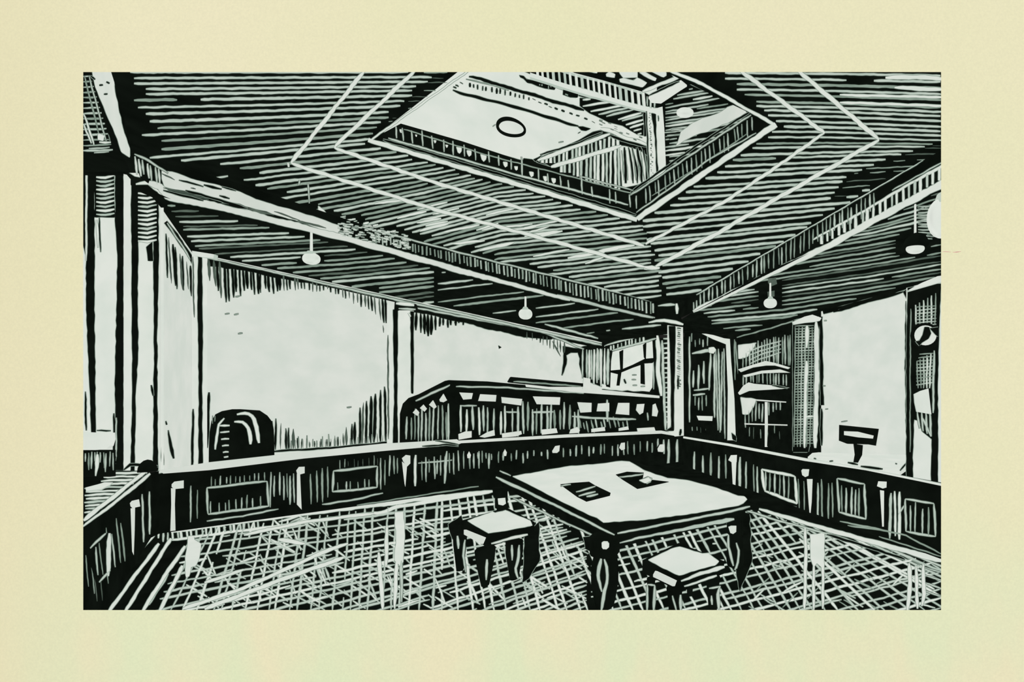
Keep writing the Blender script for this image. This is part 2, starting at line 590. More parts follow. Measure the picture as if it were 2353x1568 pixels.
# shaded underside of the gallery
m.rough(UP_A, cK(1720, 385, 1900, 395, 2100, 420, 2353, 470, 2640, 560, 2640, 900, 2500, 880, 2300, 760, 2100, 710, 1850, 590, 1790, 545, 1720, 490), K, 3, amp=0.8)
m.hatch(UP_A, L2(1334, 226, 1372, 228, 1440, 240, 1484, 262, 1482, 322, 1430, 282, 1352, 256, 1334, 244), [[222, 200], [246, 222], [300, 252], [352, 300], [400, 345]], [1330, 1490], 10.5, 4.6, [W, G], 4, gap=0.02)
m.rough(UP_A, L2(1478, 255, 1486, 258, 1488, 312, 1480, 314), K, 5)
# lower right: balustrade on the far side
m.rough(UP_A, cK(960, 1200, 1080, 1215, 1140, 1260, 1330, 1320, 1500, 1270, 1900, 1160, 2260, 1060, 2600, 1140, 2660, 1700, 1800, 1560, 940, 1260), K, 2, amp=0.8)
m.rough(UP_A, cK(1090, 1215, 1230, 1140, 1180, 1190, 1120, 1245), K, 3)
m.line(UP_A, cK(1180, 1150, 1400, 1085, 1700, 990, 1970, 870, 2030, 850), (3.5, 3), K, 4)
m.rough(UP_A, cK(1160, 1235, 1500, 1130, 2100, 895, 2180, 960, 2180, 1040, 1900, 1110, 1500, 1230, 1340, 1320), K, 3)
m.line(UP_A, cK(1150, 1225, 1500, 1100, 1800, 990, 2130, 870), 7, W, 5)
m.line(UP_A, cK(1330, 1315, 1600, 1240, 1900, 1145, 2280, 1030), 8, W, 5)
m.ticks(UP_A, cK(1180, 1230, 1500, 1120, 2180, 890), cK(1180, 1270, 1500, 1250, 2180, 1050), 9.5, 4, [W, G], 4, jt=1, jb=2, x0=1242, x1=1425, taper=None)
m.ticks(UP_A, cK(1420, 1300, 2260, 1060, 2600, 1060), cK(1420, 1360, 2600, 1750), 9.5, 4.2, [W, G], 4, jt=2, jb=3, x0=1285, x1=1424, jx=0.15, taper=None)
m.rough(UP_A, cL(610, 1030, 700, 1040, 900, 1110, 960, 1160, 1010, 1520, 650, 1600), W, 4, amp=0.6)
for u0, u1 in ((670, 700), (730, 790), (780, 850), (840, 910), (925, 980), (680, 690)):
    m.line(UP_A, cL(u0, 1050, u1 - 5, 1350, u1, 1540), RN.uniform(3, 5.5), K, 6)
for i in range(7):
    m.line(UP_A, cL(640 + i * 50, 1090, 670 + i * 55, 1500), 1.6, D, 6)
m.line(UP_A, cL(480, 890, 700, 970, 980, 1050), (6, 4), K, 6)
m.rough(UP_A, cL(900, 1040, 985, 1060, 1000, 1180, 940, 1120), K, 6)
m.line(UP_A, cL(350, 800, 500, 830, 700, 930, 970, 1010), 8, W, 5)
for i in range(14):
    u = RN.uniform(350, 900)
    v = 690 + (u - 350) * 0.42 + RN.uniform(-20, 60)
    m.line(UP_A, cL(u - 20, v - 8, u + 25, v + 8), 2.5, RN.choice([K, D, Q]), 6)
struct('wall_upper_left', m)

# balustrade of the upper gallery: rails and posts
t = Thing('balustrade', 'white balustrade with closely set upright bars high in the ceiling opening', 'railing', UP_A.P(1360, 230), kind='thing')
rt_ = cL(-700, -170, 0, 45, 500, 168, 900, 295, 1010, 340)
rb_ = cL(-700, 20, 0, 240, 330, 325, 600, 415, 960, 515)
x = 1233.0
while x < 1484:
    w_ = RN.uniform(1.9, 2.9)
    ya, yb = at_x(rt_, x), at_x(rb_, x + 2)
    m = MB()
    m.slab(UP_A, [(x - w_, ya), (x + w_, ya), (x + w_ + 3, yb), (x - w_ + 3, yb)], 0.04, RN.choice([W, G]), G)
    t.part('baluster', m)
    x += RN.uniform(11.5, 14.5)
t.part('rail', MB().slab(UP_A, cL(-700, -182, 0, 38, 500, 158, 920, 288, 915, 308, 500, 178, 0, 58, -700, -162), 0.05, W, G))
t.part('rail', MB().slab(UP_A, cL(-600, 40, 0, 228, 400, 345, 800, 462, 1280, 590, 1280, 640, 800, 520, 400, 405, 0, 290, -600, 100), 0.05, W, G))

m = MB()
e = c0 + dB * 6
m.face([Vector((c0.x, c0.y, ZC + 0.02)), Vector((e.x, e.y, ZC + 0.02)), Vector((e.x, e.y, 12)), Vector((c0.x, c0.y, 12))], K)
m.hatch(UP_B, cL(1210, 470, 1330, 370, 1600, 240, 1800, 290, 2100, 440, 2300, 620, 2300, 700, 1250, 1380, 1210, 1000), [[215, 180], [250, 215], [285, 255], [330, 305], [400, 370]], [1520, 1720],
        8, 4.0, [G, G, D, W], 2, gap=0.02)
m.line(UP_B, cL(1560, 190, 1900, 330, 2150, 450, 2330, 560), 4, G, 3)
m.rough(UP_B, cL(1370, 1040, 1440, 840, 1600, 720, 1800, 640, 2000, 560, 2150, 480, 2280, 520, 2340, 600, 2200, 650, 2000, 740, 1800, 840, 1600, 900, 1480, 960), W, 4, amp=2.2)
for i in range(10):
    u, v = RN.uniform(1250, 1500), RN.uniform(780, 960)
    m.line(UP_B, cL(u - 40, v + 6, u + 60, v - 6), 3.5, G, 3)
struct('wall_upper_right', m)

# skylight grid above
UPC = level(EYE + 6.0)
m = MB()
m.slab(UPC, cL(-2000, -800, 1500, -800, 1570, 205, 1420, 170, 1440, 90, 920, 300, 400, 150, 0, 45), 0.03, K)
for p in (cL(430, 60, 470, 30, 550, 60, 540, 110, 430, 90), cL(600, 20, 850, 20, 850, 105, 660, 110, 620, 60), cL(610, 130, 660, 115, 800, 150, 850, 110, 980, 180, 920, 240, 620, 170),
          cL(880, 40, 950, 30, 1110, 120, 1090, 155, 1010, 120), cL(1020, 15, 1240, 15, 1240, 80, 1200, 105), cL(160, 20, 320, 20, 300, 50)):
    m.rough(UPC, p, W, 12, amp=0.8)
m.line(UPC, cL(920, 300, 1200, 180, 1440, 95), 6.5, W, 12)
m.rough(UPC, cL(1280, 20, 1400, 80, 1440, 120, 1350, 110), W, 12, amp=0.8)
struct('ceiling_upper', m)
m = MB()
UPC2 = level(EYE + 5.7)
m.slab(UPC2, cL(1000, 390, 1080, 330, 1440, 165, 1520, 230, 1440, 280, 1170, 460, 1040, 450), 0.03, W)
m.line(UPC2, cL(1010, 345, 1200, 260, 1420, 160), 4, K, 11)
struct('trim_3', m)

# white upper column at the corner of the upper storey
UC = facing(5.55)
t = Thing('column', 'white upper column seen through the ceiling opening', 'column', (UC.P(1515, 330).x, 5.55, ZC), kind='structure')
m = MB()
m.slab(UC, cL(965, 560, 1190, 500, 1215, 800, 1235, 1260, 1200, 1420, 1020, 1500, 1000, 1200, 975, 800), 0.12, W, G)
m.rough(UC, cL(1040, 590, 1100, 600, 1105, 900, 1130, 1400, 1110, 1410, 1100, 1100, 1070, 760), K, 42, amp=1)
m.line(UC, cL(970, 560, 985, 900, 1010, 1480), 2.5, K, 42)
for i in range(34):
    v = 590 + i * 26
    u = 1010 + (v - 590) * 0.045 + RN.uniform(-14, 14)
    m.line(UC, cL(u, v, u + RN.uniform(8, 24), v + RN.uniform(4, 14)), RN.uniform(2, 4), RN.choice([K, Q, D]), 42)
m.line(UC, cL(1130, 620, 1135, 700), 3, K, 42)
t.part('shaft', m)

# round clock ring on the white upper wall
m = MB()
cx, cy = 1173.5, 291.5
ring_o, ring_i = [], []
for k in range(48):
    a = 6.28318 * k / 48
    co, so = math.cos(a), math.sin(a)
    wob_ = 1 + 0.03 * math.sin(3 * a + 1)
    th = 5.2 + 3.6 * max(0, -co * .6 - so * .8) + 1.2 * max(0, so)
    for lst, k_ in ((ring_o, 0), (ring_i, th)):
        a_, b_ = (35 - k_) * wob_, (21.5 - k_ * .85) * wob_
        x, y = a_ * co, b_ * so
        lst.append((cx + x * .985 - y * .1, cy + y + x * .22))
t = Thing('wall_clock', 'round clock with thick dark rim on the white upper wall', 'clock', UP_A.P(cx, cy))
mr = MB()
for i in range(48):
    j = (i + 1) % 48
    a, b, c, d = ring_o[i], ring_o[j], ring_i[j], ring_i[i]
    f = [UP_A.P(*p, 0.03) for p in (a, b, c, d)]
    bk = [p - UP_A.n * 0.022 for p in f]
    mr.face(f, K)
    mr.face([f[0], f[1], bk[1], bk[0]], K)
    mr.face([f[2], f[3], bk[3], bk[2]], K)
t.part('rim', mr)
t.part('dial', MB().poly(UP_A, ring_i, W, 4))

# ================================================================ BEAMS
def beam(name, label, pl, face_px, back, mat=K):
    """upright face seen at face_px plus a body behind it"""
    m = MB()
    fr = [pl.P(x, y) for x, y in face_px]
    bk = [p - pl.n * back for p in fr]
    m.face(fr, mat)
    return m


# left beam
m = MB()
m.poly(BEAM_A, L2(300, 345, 345, 368, 470, 396, 820, 512, 1100, 592, 1503, 694, 1548, 704, 1556, 746, 1530, 737, 396, 459, 345, 425, 322, 408), K)
m.rough(BEAM_A, cA(640, 800, 760, 830, 860, 870, 1000, 905, 1200, 960, 1400, 1040, 1700, 1130, 1890, 1190, 2000, 1230, 2010, 1300, 1920, 1285, 1700, 1200, 1400, 1110, 1000, 1000, 660, 930, 640, 870), W, 2, amp=1.5)
for p in (cA(640, 830, 740, 880), cA(770, 880, 960, 930), cA(650, 940, 780, 975, 1000, 1030), cA(820, 960, 1000, 1010, 1300, 1100), cA(960, 920, 1100, 950), cA(1080, 1000, 1160, 1025), cA(1100, 1060, 1290, 1100),
          cA(650, 960, 960, 1040), cA(1500, 1120, 1700, 1190), cA(1680, 1190, 1900, 1250), cA(1100, 930, 1210, 965), cA(700, 950, 900, 990), cA(860, 940, 900, 950), cA(1300, 1100, 1500, 1150)):
    m.line(BEAM_A, p, RN.uniform(3, 5), RN.choice([K, K, Q]), 4)
m.line(BEAM_A, cA(430, 680, 520, 720, 690, 830), 4, G, 3)
m.ticks(BEAM_A, cA(420, 690, 640, 810), cA(420, 820, 640, 920), 9, 4, [W, G], 3, jt=2, jb=5, lean=0.1)
m.line(BEAM_A, cA(540, 900, 620, 930, 690, 1010, 760, 1025, 1100, 1090, 1500, 1190) + L2(720, 529, 820, 555, 1012, 609, 1120, 640), (15, 11), W, 3, wob=1.0, taper=0.6)
m.line(BEAM_A, L2(1060, 622, 1200, 660, 1310, 690), (9, 6), W, 3)
m.line(BEAM_A, L2(1280, 678, 1400, 708, 1505, 731), (6, 4), G, 3)
m.line(BEAM_A, cE(1290, 75, 1900, 225, 2270, 305), 3, G, 3)
btop = L2(820, 528, 900, 548, 1100, 596, 1300, 646, 1503, 697)
bbot = L2(820, 552, 900, 566, 1100, 616, 1300, 672, 1503, 722)
m.line(BEAM_A, L2(830, 522, 940, 550, 1100, 592, 1300, 642, 1503, 693), 3, G, 3)
m.ticks(BEAM_A, btop, bbot, 8.4, 2.7, [G, D, D, G], 3, jt=2, jb=3, lean=0.05, x0=850, x1=1505, taper=None)
for i in range(150):
    u = RN.uniform(-140, 400)
    v = 1285 + u * 0.22 + RN.uniform(-75, 45)
    x, y = cB(u, v)[0]
    m.line(BEAM_A, [(x - 4, y), (x + 5, y + 1)], RN.uniform(2, 5), RN.choice([W, G]), 3)
struct('beam_left', m, 'long white and black beam over the left partition, ticked along its face', 'beam')

# right beam
m = MB()
m.poly(BEAM_B, L2(1556, 735, 1594, 717, 1771, 622, 1912, 561, 2163, 431, 2260, 381, 2260, 290, 2163, 346, 2121, 368, 1798, 559, 1696, 619, 1598, 677, 1553, 703), K)
m.line(BEAM_B, cF(375, 520, 700, 365, 950, 240, 1440, 5) + L2(2000, 511, 2163, 424, 2230, 388), (8, 17), W, 3, taper=0.5)
m.line(BEAM_B, cC(1290, 1340, 1700, 1110, 2000, 930, 2300, 765, 2500, 655), (3, 6), W, 3)
m.ticks(BEAM_B, cC(1300, 1345, 1700, 1115, 2280, 770), cC(1300, 1405, 1700, 1205, 2280, 875), 13.5, 4.5, [W, W, G], 3, jt=1, jb=1, x0=1880, x1=2164, lean=0, jx=0.15, taper=None, wob=0.2)
m.line(BEAM_B, cC(1900, 960, 2300, 735), 2.5, G, 3)
m.ticks(BEAM_B, L2(1600, 682, 1696, 624, 1798, 564, 1900, 505, 2030, 430), L2(1600, 708, 1696, 657, 1798, 606, 1900, 545, 2030, 470), 10, 3.0, [G, D, D], 3, jt=4, jb=5, x0=1603, x1=2010)
m.line(BEAM_B, L2(1600, 678, 1696, 620, 1798, 560, 1950, 470, 2121, 369), 2.5, G, 3)
m.ticks(BEAM_B, L2(1590, 697, 1610, 690), L2(1590, 720, 1610, 708), 8, 2.5, [G], 3)
struct('beam_right', m, 'black beam with dentil band over the right partition', 'beam')

# left short beam with white face
m = MB()
m.poly(BEAM_C, L2(160, 100, 250, 100, 300, 345, 300, 366, 279, 352, 205, 165), K)
m.rough(BEAM_C, cA(105, 30, 270, 30, 275, 160, 305, 320, 340, 480, 395, 640, 395, 708, 330, 665, 300, 565, 210, 360, 130, 165), W, 2, amp=1.0)
for p in (cA(215, 125, 240, 140), cA(95, 80, 130, 110), cA(160, 155, 190, 150), cA(195, 220, 225, 222)):
    m.line(BEAM_C, p, 6, K, 3)
struct('beam_near', m, 'short white beam slanting down at the upper left corner', 'beam')

# ================================================================ GALLERY SOFFITS
lampL = [L2(692, 582, 740, 582, 744, 606, 690, 608), L2(1188, 704, 1226, 704, 1226, 738, 1188, 738)]
m = MB()
m.poly(SOFFIT, L2(330, 430, 396, 459, 1530, 737, 1556, 741, 1590, 719, 1690, 770, 1560, 765, 1383, 787, 441, 580, 372, 480), K)
xsM = [376, 800, 1100, 1400, 1540]
gm = [[440, 440, 440, 440, 440], [474, 470, 466, 462, 460], [520, 512, 494, 470, 460], [590, 565, 532, 500, 485], [680, 646, 615, 585, 575], [750, 720, 681, 648, 632], [835, 800, 760, 722, 708], [900, 865, 825, 780, 765]]
m.hatch(SOFFIT, L2(376, 468, 396, 470, 800, 566, 1000, 618, 1000, 705, 900, 682, 448, 574, 400, 505, 376, 470), gm, xsM, 12, 4.8, [G, G, D, D, Q], ex=lampL + [L2(376, 500, 400, 500, 450, 575, 430, 575)], gap=0.004, wob=0.9, widest=True, taper=0.5)
m.hatch(SOFFIT, L2(1000, 620, 1520, 742, 1540, 760, 1400, 780, 1340, 765, 1000, 695), gm, xsM, 19, 3.4, [G, G, D], ex=lampL, gap=0.02, wob=0.8)
m.line(SOFFIT, cE(1440, 350, 1850, 460), 4, G, 2)
struct('ceiling_left', m)

m = MB()
m.poly(SOFFIT, L2(1590, 719, 1594, 716, 1771, 620, 1912, 560, 2163, 430, 2400, 307, 2400, 575, 2163, 640, 1690, 770), K)
xsN = [1590, 1800, 2000, 2163]
gn = [[560, 535, 500, 440], [610, 580, 545, 512], [660, 628, 598, 570], [700, 672, 645, 618], [740, 722, 690, 660], [790, 770, 745, 710]]
halo = [L2(2072, 535, 2105, 520, 2128, 530, 2132, 560, 2128, 590, 2075, 592, 2060, 570), L2(1742, 650, 1790, 640, 1790, 660, 1792, 712, 1745, 712)]
m.hatch(SOFFIT, L2(1600, 712, 1771, 626, 1912, 566, 2166, 436, 2166, 632, 1900, 705, 1700, 764, 1640, 752), gn, xsN, 9.3, 3.8, [G, D, D, D, Q], ex=halo, gap=0.012, wob=1.0)
m.ticks(SOFFIT, cC(2050, 1080, 2190, 1080), cC(2050, 1090, 2190, 1090), 9, 3, [K], 2)
for i in range(12):
    m.line(SOFFIT, cC(2100, 1085 + i * 22, 2210, 1080 + i * 23), 2.5, G, 3)
m.rough(SOFFIT, cF(950, 270, 1010, 260, 1020, 310, 970, 330, 950, 300), Q, 4)
m.rough(SOFFIT, cF(945, 370, 1000, 360, 1000, 405, 950, 410), Q, 4)
struct('ceiling_right', m)

# soffit beyond the left short beam, drawn with small cross cuts
m = MB()
m.poly(SOFFIT, L2(60, 60, 165, 60, 205, 165, 279, 352, 300, 395, 60, 395), K)
for i in range(15):
    y = 175 + i * 12.2
    x1_ = 203 + (y - 165) * 0.30
    m.line(SOFFIT, [(191, y), (x1_ + 2, y - 1)], RN.uniform(3, 5), RN.choice([G, D]), 2, gap if False else 0.5) if False else m.line(SOFFIT, [(191, y + 1), (x1_ + 2, y - 1)], RN.uniform(3, 5), RN.choice([G, G, D]), 2)
m.hatch(SOFFIT, L2(190, 170, 205, 168, 256, 330, 240, 340, 190, 250), [[190, 234], [200, 246], [212, 256], [222, 272], [235, 290]], [165, 340], 8, 2.8, [G, D], 3, upright_=True, ex=[])
m.line(SOFFIT, cA(40, 370, 70, 450, 120, 610), 3, W, 3)
m.line(SOFFIT, cA(40, 450, 100, 600), 3, W, 3)
m.line(SOFFIT, cA(80, 640, 240, 630), 3, G, 3)
m.line(SOFFIT, cA(120, 670, 235, 665), 3, G, 3)
m.line(SOFFIT, cA(160, 590, 250, 592), 4, W, 3)
m.rough(SOFFIT, cA(150, 520, 200, 540, 190, 580, 150, 570), W, 3)
struct('ceiling_near', m)

# ================================================================ WALLS
def down(pl, top_px, z=0.0):
    """polygon on an upright plane: pixel points along the top, then straight down to height z"""
    t = [pl.P(x, y) for x, y in top_px]
    return t + [Vector((p.x, p.y, z)) for p in reversed(t)]


m = MB()
m.face(down(WALL_L, L2(441, 578, 1383, 786)), W)
m.line(WALL_L, cD(1040, 80, 1600, 225, 2335, 400) + cE(200, 130, 700, 250, 1250, 395, 1850, 500), (9, 15), K, 2, wob=0.6, taper=None)
m.line(WALL_L, cD(1060, 95, 1600, 215, 2335, 385) + cE(300, 130, 1000, 300, 1830, 490), (3, 5), W, 3, wob=0.6)
m.line(WALL_L, cD(1200, 150, 1700, 265, 2335, 415), 2, G, 3)
m.line(WALL_L, cE(450, 225, 1000, 330, 1400, 400, 1740, 545), 3.5, G, 3)
m.line(WALL_L, cE(300, 200, 800, 310, 1200, 405, 1500, 450), (14, 18), K, 2, taper=0.5)
m.poly(WALL_L, L2(441, 579, 905, 681, 1383, 786, 1383, 802, 1200, 764, 905, 694, 640, 634, 478, 596), K, 2)
m.line(WALL_L, L2(478, 593, 640, 628, 905, 688, 1200, 753, 1383, 793), (3, 5), G, 4)
m.line(WALL_L, L2(478, 588, 905, 682, 1200, 747, 1383, 788), 3, W, 4)
wt, wbm = L2(455, 586, 700, 640, 905, 690), L2(455, 660, 520, 682, 640, 668, 760, 668, 830, 700, 885, 738, 905, 770)
m.ticks(WALL_L, L2(478, 592, 560, 610, 650, 626), L2(478, 640, 510, 690, 560, 672, 650, 668), 8.5, 5.2, [K, K, Q], 2, jt=1, jb=10, lean=0.05, x0=476, x1=645)
m.ticks(WALL_L, L2(640, 625, 905, 690), L2(640, 668, 760, 668, 800, 690, 850, 712, 885, 745, 905, 770), 8.5, 4.6, [K, K, Q], 2, jt=1, jb=5, lean=0.05, x0=645, x1=893)
m.rough(WALL_L, L2(478, 594, 560, 612, 660, 634, 780, 664, 640, 640, 560, 622, 480, 612), K, 2)
m.ticks(WALL_L, L2(955, 715, 1070, 738), L2(955, 760, 985, 775, 1010, 752, 1070, 742), 9, 6, [K], 2, jt=1, jb=5, x0=952, x1=1068)
m.ticks(WALL_L, L2(1200, 760, 1300, 785), L2(1200, 772, 1300, 812), 8, 4, [K, Q], 2, jt=2, jb=4, x0=1205, x1=1300)
m.line(WALL_L, cE(1500, 480, 1560, 600), 4, Q, 2)
m.line(WALL_L, cE(1590, 560, 1600, 640, 1570, 745), (9, 4), K, 2)
m.rough(WALL_L, cE(1580, 520, 1740, 545, 1740, 580, 1640, 570, 1590, 600), K, 2)
m.rough(WALL_L, cE(1700, 550, 1790, 500, 1900, 530, 1760, 790, 1720, 700), K, 2)
m.rough(WALL_L, L2(1328, 800, 1384, 788, 1384, 890, 1344, 876, 1334, 850), K, 2)
m.ticks(WALL_L, L2(1336, 806, 1384, 800), L2(1342, 872, 1384, 888), 8, 3.4, [G, W], 3, jt=4, jb=6)
m.ticks(WALL_L, cE(1760, 560, 1900, 540), cE(1760, 760, 1900, 790), 7, 3, [G, W], 3, x0=1350, x1=1384)
m.rough(WALL_L, cE(1085, 515, 1110, 530, 1090, 540), K, 2, amp=0.5)
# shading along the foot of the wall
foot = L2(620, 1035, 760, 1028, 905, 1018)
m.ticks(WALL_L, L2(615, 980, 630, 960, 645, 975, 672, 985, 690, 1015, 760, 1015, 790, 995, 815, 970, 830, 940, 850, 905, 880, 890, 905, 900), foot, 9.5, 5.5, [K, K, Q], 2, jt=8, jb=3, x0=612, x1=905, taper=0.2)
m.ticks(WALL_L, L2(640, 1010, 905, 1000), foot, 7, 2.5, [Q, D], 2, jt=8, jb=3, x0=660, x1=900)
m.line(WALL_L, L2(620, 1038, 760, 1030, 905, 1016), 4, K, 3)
m.line(WALL_L, cD(1000, 1140, 990, 1568), (7, 4), K, 2)
m.ticks(WALL_L, L2(440, 1000, 475, 1000), L2(440, 1080, 475, 1080), 9, 3, [K], 2)
for u, v in ((1240, 690), (2075, 1260), (1210, 545), (1140, 540), (1220, 408)):
    m.line(WALL_L, cD(u - 18, v, u + 20, v - 6), 5, D, 2)
struct('wall_left', m)

m = MB()
q = WALL_S.P(300, 440)
m.face(down(WALL_S, L2(366, 471, 385, 499, 441, 579)), W)
m.line(WALL_S, cA(670, 1200, 760, 1320, 860, 1470, 890, 1520), 9, K, 2, taper=None)
m.line(WALL_S, cA(680, 1210, 800, 1390, 860, 1490), 3, G, 3)
m.ticks(WALL_S, cA(660, 1270, 760, 1420, 860, 1540), L2(376, 640, 400, 660, 420, 662, 442, 680), 8, 4.5, [K, K, Q], 2, jt=1, jb=8, lean=0.05, x0=376, x1=442)
m.line(WALL_S, cD(875, 290, 890, 580), 4, D, 2)
for p in (cD(690, 1430, 710, 1568, 730, 1650), cD(640, 1560, 650, 1700), cD(670, 1360, 680, 1390)):
    m.line(WALL_S, p, (4, 8), K, 2)
struct('wall_side', m)

# end wall: dark, with the window and the door
m = MB()
m.face(down(WALL_E, L2(1376, 785, 1690, 768)), K)
m.ticks(WALL_E, L2(1384, 800, 1400, 798), L2(1384, 880, 1400, 885), 6.5, 4, [W, G], 2, x0=1380, x1=1400, jb=6)
m.ticks(WALL_E, cJ(0, 460, 90, 440), cJ(0, 800, 90, 840), 6, 5, [W, G], 2, jb=8)
m.rough(WALL_E, cJ(-60, 870, 60, 830, 200, 860, 420, 900, 620, 920, 200, 905, 0, 890), W, 2)
m.line(WALL_E, cJ(130, 440, 340, 380, 550, 320), 3.5, G, 2)
m.ticks(WALL_E, cJ(550, 320, 680, 300), cJ(550, 380, 680, 380), 8, 3, [G], 2)
m.line(WALL_E, cJ(690, 310, 705, 500, 700, 700, 735, 970), 8, W, 2)
m.line(WALL_E, cJ(745, 380, 755, 700, 780, 1330), 5, G, 2)
m.line(WALL_E, cJ(825, 260, 830, 700, 845, 1280), 3, G, 2)
for i in range(19):
    v = 310 + i * 52
    m.line(WALL_E, cJ(755 + i * 1.5, v, 830, v - 4), 4, RN.choice([G, G, W]), 2)
m.line(WALL_E, cJ(650, 570, 655, 900), 2.5, G, 2)
m.line(WALL_E, cJ(1030, 340, 1030, 700, 1035, 1250), 3, G, 2)
m.ticks(WALL_E, cJ(1300, 500, 1430, 480), cJ(1300, 1330, 1430, 1400), 6.5, 2.4, [D, D, G, Q], 2, jt=8, jb=20)
m.line(WALL_E, cJ(1000, 235, 1180, 255, 1530, 310), 3, G, 2)
m.line(WALL_E, cJ(1510, 370, 1520, 800), 2.5, D, 2)
struct('wall_back', m)

# window in the end wall
t = Thing('window_1', 'small bright window with dark crossing bars in the far corner', 'window', WALL_E.P(1455, 890), kind='structure')
m = MB()
m.slab(WALL_E, cJ(190, 490, 640, 360, 650, 560, 640, 880, 610, 925, 190, 880), 0.02, W, K)
t.part('pane', m)
m = MB()
m.slab(WALL_E, cJ(140, 440, 680, 300, 680, 375, 560, 400, 215, 500, 200, 600, 190, 880, 150, 870), 0.06, K)
m.ticks(WALL_E, cJ(170, 440, 560, 335), cJ(170, 490, 560, 395), 8.5, 3.5, [G, W], 22, jt=2, jb=2, x0=1398, x1=1480)
m.line(WALL_E, cJ(215, 490, 430, 430, 680, 360), 4, G, 22)
m.line(WALL_E, cJ(170, 470, 170, 850), 6, G, 22)
m.slab(WALL_E, cJ(290, 500, 330, 480, 325, 700, 310, 720, 290, 860, 260, 860, 275, 740, 195, 720, 200, 700, 300, 690), 0.06, K)
m.slab(WALL_E, cJ(310, 690, 430, 640, 560, 575, 680, 565, 640, 620, 560, 625, 430, 670, 310, 720), 0.06, K)
m.slab(WALL_E, cJ(515, 640, 555, 630, 560, 850, 515, 840), 0.06, K)
m.slab(WALL_E, cJ(540, 430, 575, 400, 570, 590, 550, 560), 0.06, K)
m.line(WALL_E, cJ(340, 790, 360, 840), 6, K, 24)
for u, v in ((450, 750), (445, 800), (455, 860), (540, 870)):
    m.line(WALL_E, cJ(u - 25, v, u + 25, v - 2), 4, D, 24)
t.part('frame', m)
m = MB()
m.slab(WALL_E, cJ(-40, 920, 300, 935, 700, 970, 700, 990, 0, 955), 0.08, W)
t.part('sill', m)

# door in the end wall
t = Thing('door_1', 'dark door with a small barred panel and white architrave beside the corner column', 'door', WALL_E.P(1630, 1000), kind='structure')
m = MB()
m.slab(WALL_E, cJ(980, 250, 1440, 330, 1440, 1480, 985, 1390), 0.02, K)
m.ticks(WALL_E, cJ(1040, 330, 1260, 350), cJ(1040, 420, 1260, 430), 9, 3, [D, G], 10, jt=10, jb=10)
m.ticks(WALL_E, cJ(1070, 970, 1240, 980), cJ(1070, 1110, 1240, 1110), 9, 3, [G, D], 10, jt=5, jb=14)
m.ticks(WALL_E, cJ(1050, 1290, 1220, 1310), cJ(1050, 1340, 1220, 1350), 9, 2.5, [Q, D], 10)
m.ticks(WALL_E, cJ(1300, 500, 1430, 480), cJ(1300, 1330, 1430, 1400), 6.5, 2.6, [D, G, G], 10, jt=8, jb=20)
m.line(WALL_E, cJ(1035, 340, 1035, 1250), 3, G, 10)
m.line(WALL_E, cJ(1300, 520, 1300, 1200), 4, G, 10)
leaf = t.part('door_leaf', m)
m = MB()
m.slab(WALL_E, cJ(1050, 470, 1280, 440, 1260, 920, 1060, 920), 0.04, K)
m.line(WALL_E, cJ(1060, 520, 1200, 490, 1300, 480), (4, 8), G, 15)
m.rough(WALL_E, cJ(1240, 460, 1290, 450, 1315, 480, 1290, 520, 1240, 510), W, 16)
m.line(WALL_E, cJ(1260, 520, 1240, 910), 4, G, 15)
m.line(WALL_E, cJ(1080, 910, 1240, 890), 4, G, 15)
for u, v0, v1 in ((1075, 700, 880), (1130, 640, 900), (1185, 600, 840)):
    m.line(WALL_E, cJ(u, v0, u, v1), 4, G, 15)
m.line(WALL_E, cJ(1070, 960, 1200, 950), 5, G, 15)
t.part('panel', m, under=leaf)
m = MB()
m.slab(WALL_E, cJ(1110, 1180, 1280, 1185, 1275, 1235, 1130, 1228), 0.05, W)
t.part('letter_slot', m, 'small white bar across the door', under=leaf)
m = MB()
m.slab(WALL_E, cJ(1150, 300, 1290, 325, 1400, 358, 1462, 366, 1475, 600, 1510, 1000, 1525, 1440, 1435, 1440, 1440, 900, 1420, 420, 1280, 365), 0.08, W, G)
m.rough(WALL_E, cJ(1480, 1360, 1530, 1400, 1530, 1450, 1490, 1430), K, 28)
t.part('architrave', m)

# right wall: dark bay, then white
m = MB()
m.face(down(WALL_R, L2(1690, 769, 1887, 716)), K)
m.face(down(WALL_R, L2(1887, 716, 2400, 574)), W)
m.line(WALL_R, cF(1370, 525, 1700, 430, 2060, 305), (9, 16), K, 2, taper=None)
m.line(WALL_R, cF(1400, 500, 1700, 420, 2000, 325), 3, D, 3)
m.line(WALL_R, cF(1450, 525, 1700, 450, 1990, 370), 5, K, 2)
m.line(WALL_R, cF(710, 720, 1000, 640, 1200, 575), 2.5, D, 2)
m.line(WALL_R, cF(660, 740, 700, 740, 720, 1000), 2.5, D, 2)
m.line(WALL_R, cF(1355, 560, 1360, 1000, 1365, 1240), 7, K, 2, taper=None)
m.line(WALL_R, cF(1360, 1265, 1360, 1550), 5, K, 2)
m.rough(WALL_R, cF(1985, 370, 2030, 340, 2030, 460, 2000, 400), K, 2)
m.line(WALL_R, cF(2020, 440, 2015, 900, 2025, 1568, 2025, 1750), 9, K, 2, taper=None)
m.line(WALL_R, cI(1510, 65, 1560, 60), 3, D, 2)
for u, v in ((1390, 590), (1380, 1090), (1400, 1270)):
    m.line(WALL_R, cF(u - 12, v, u + 12, v), 4, D, 2)
struct('wall_right', m)

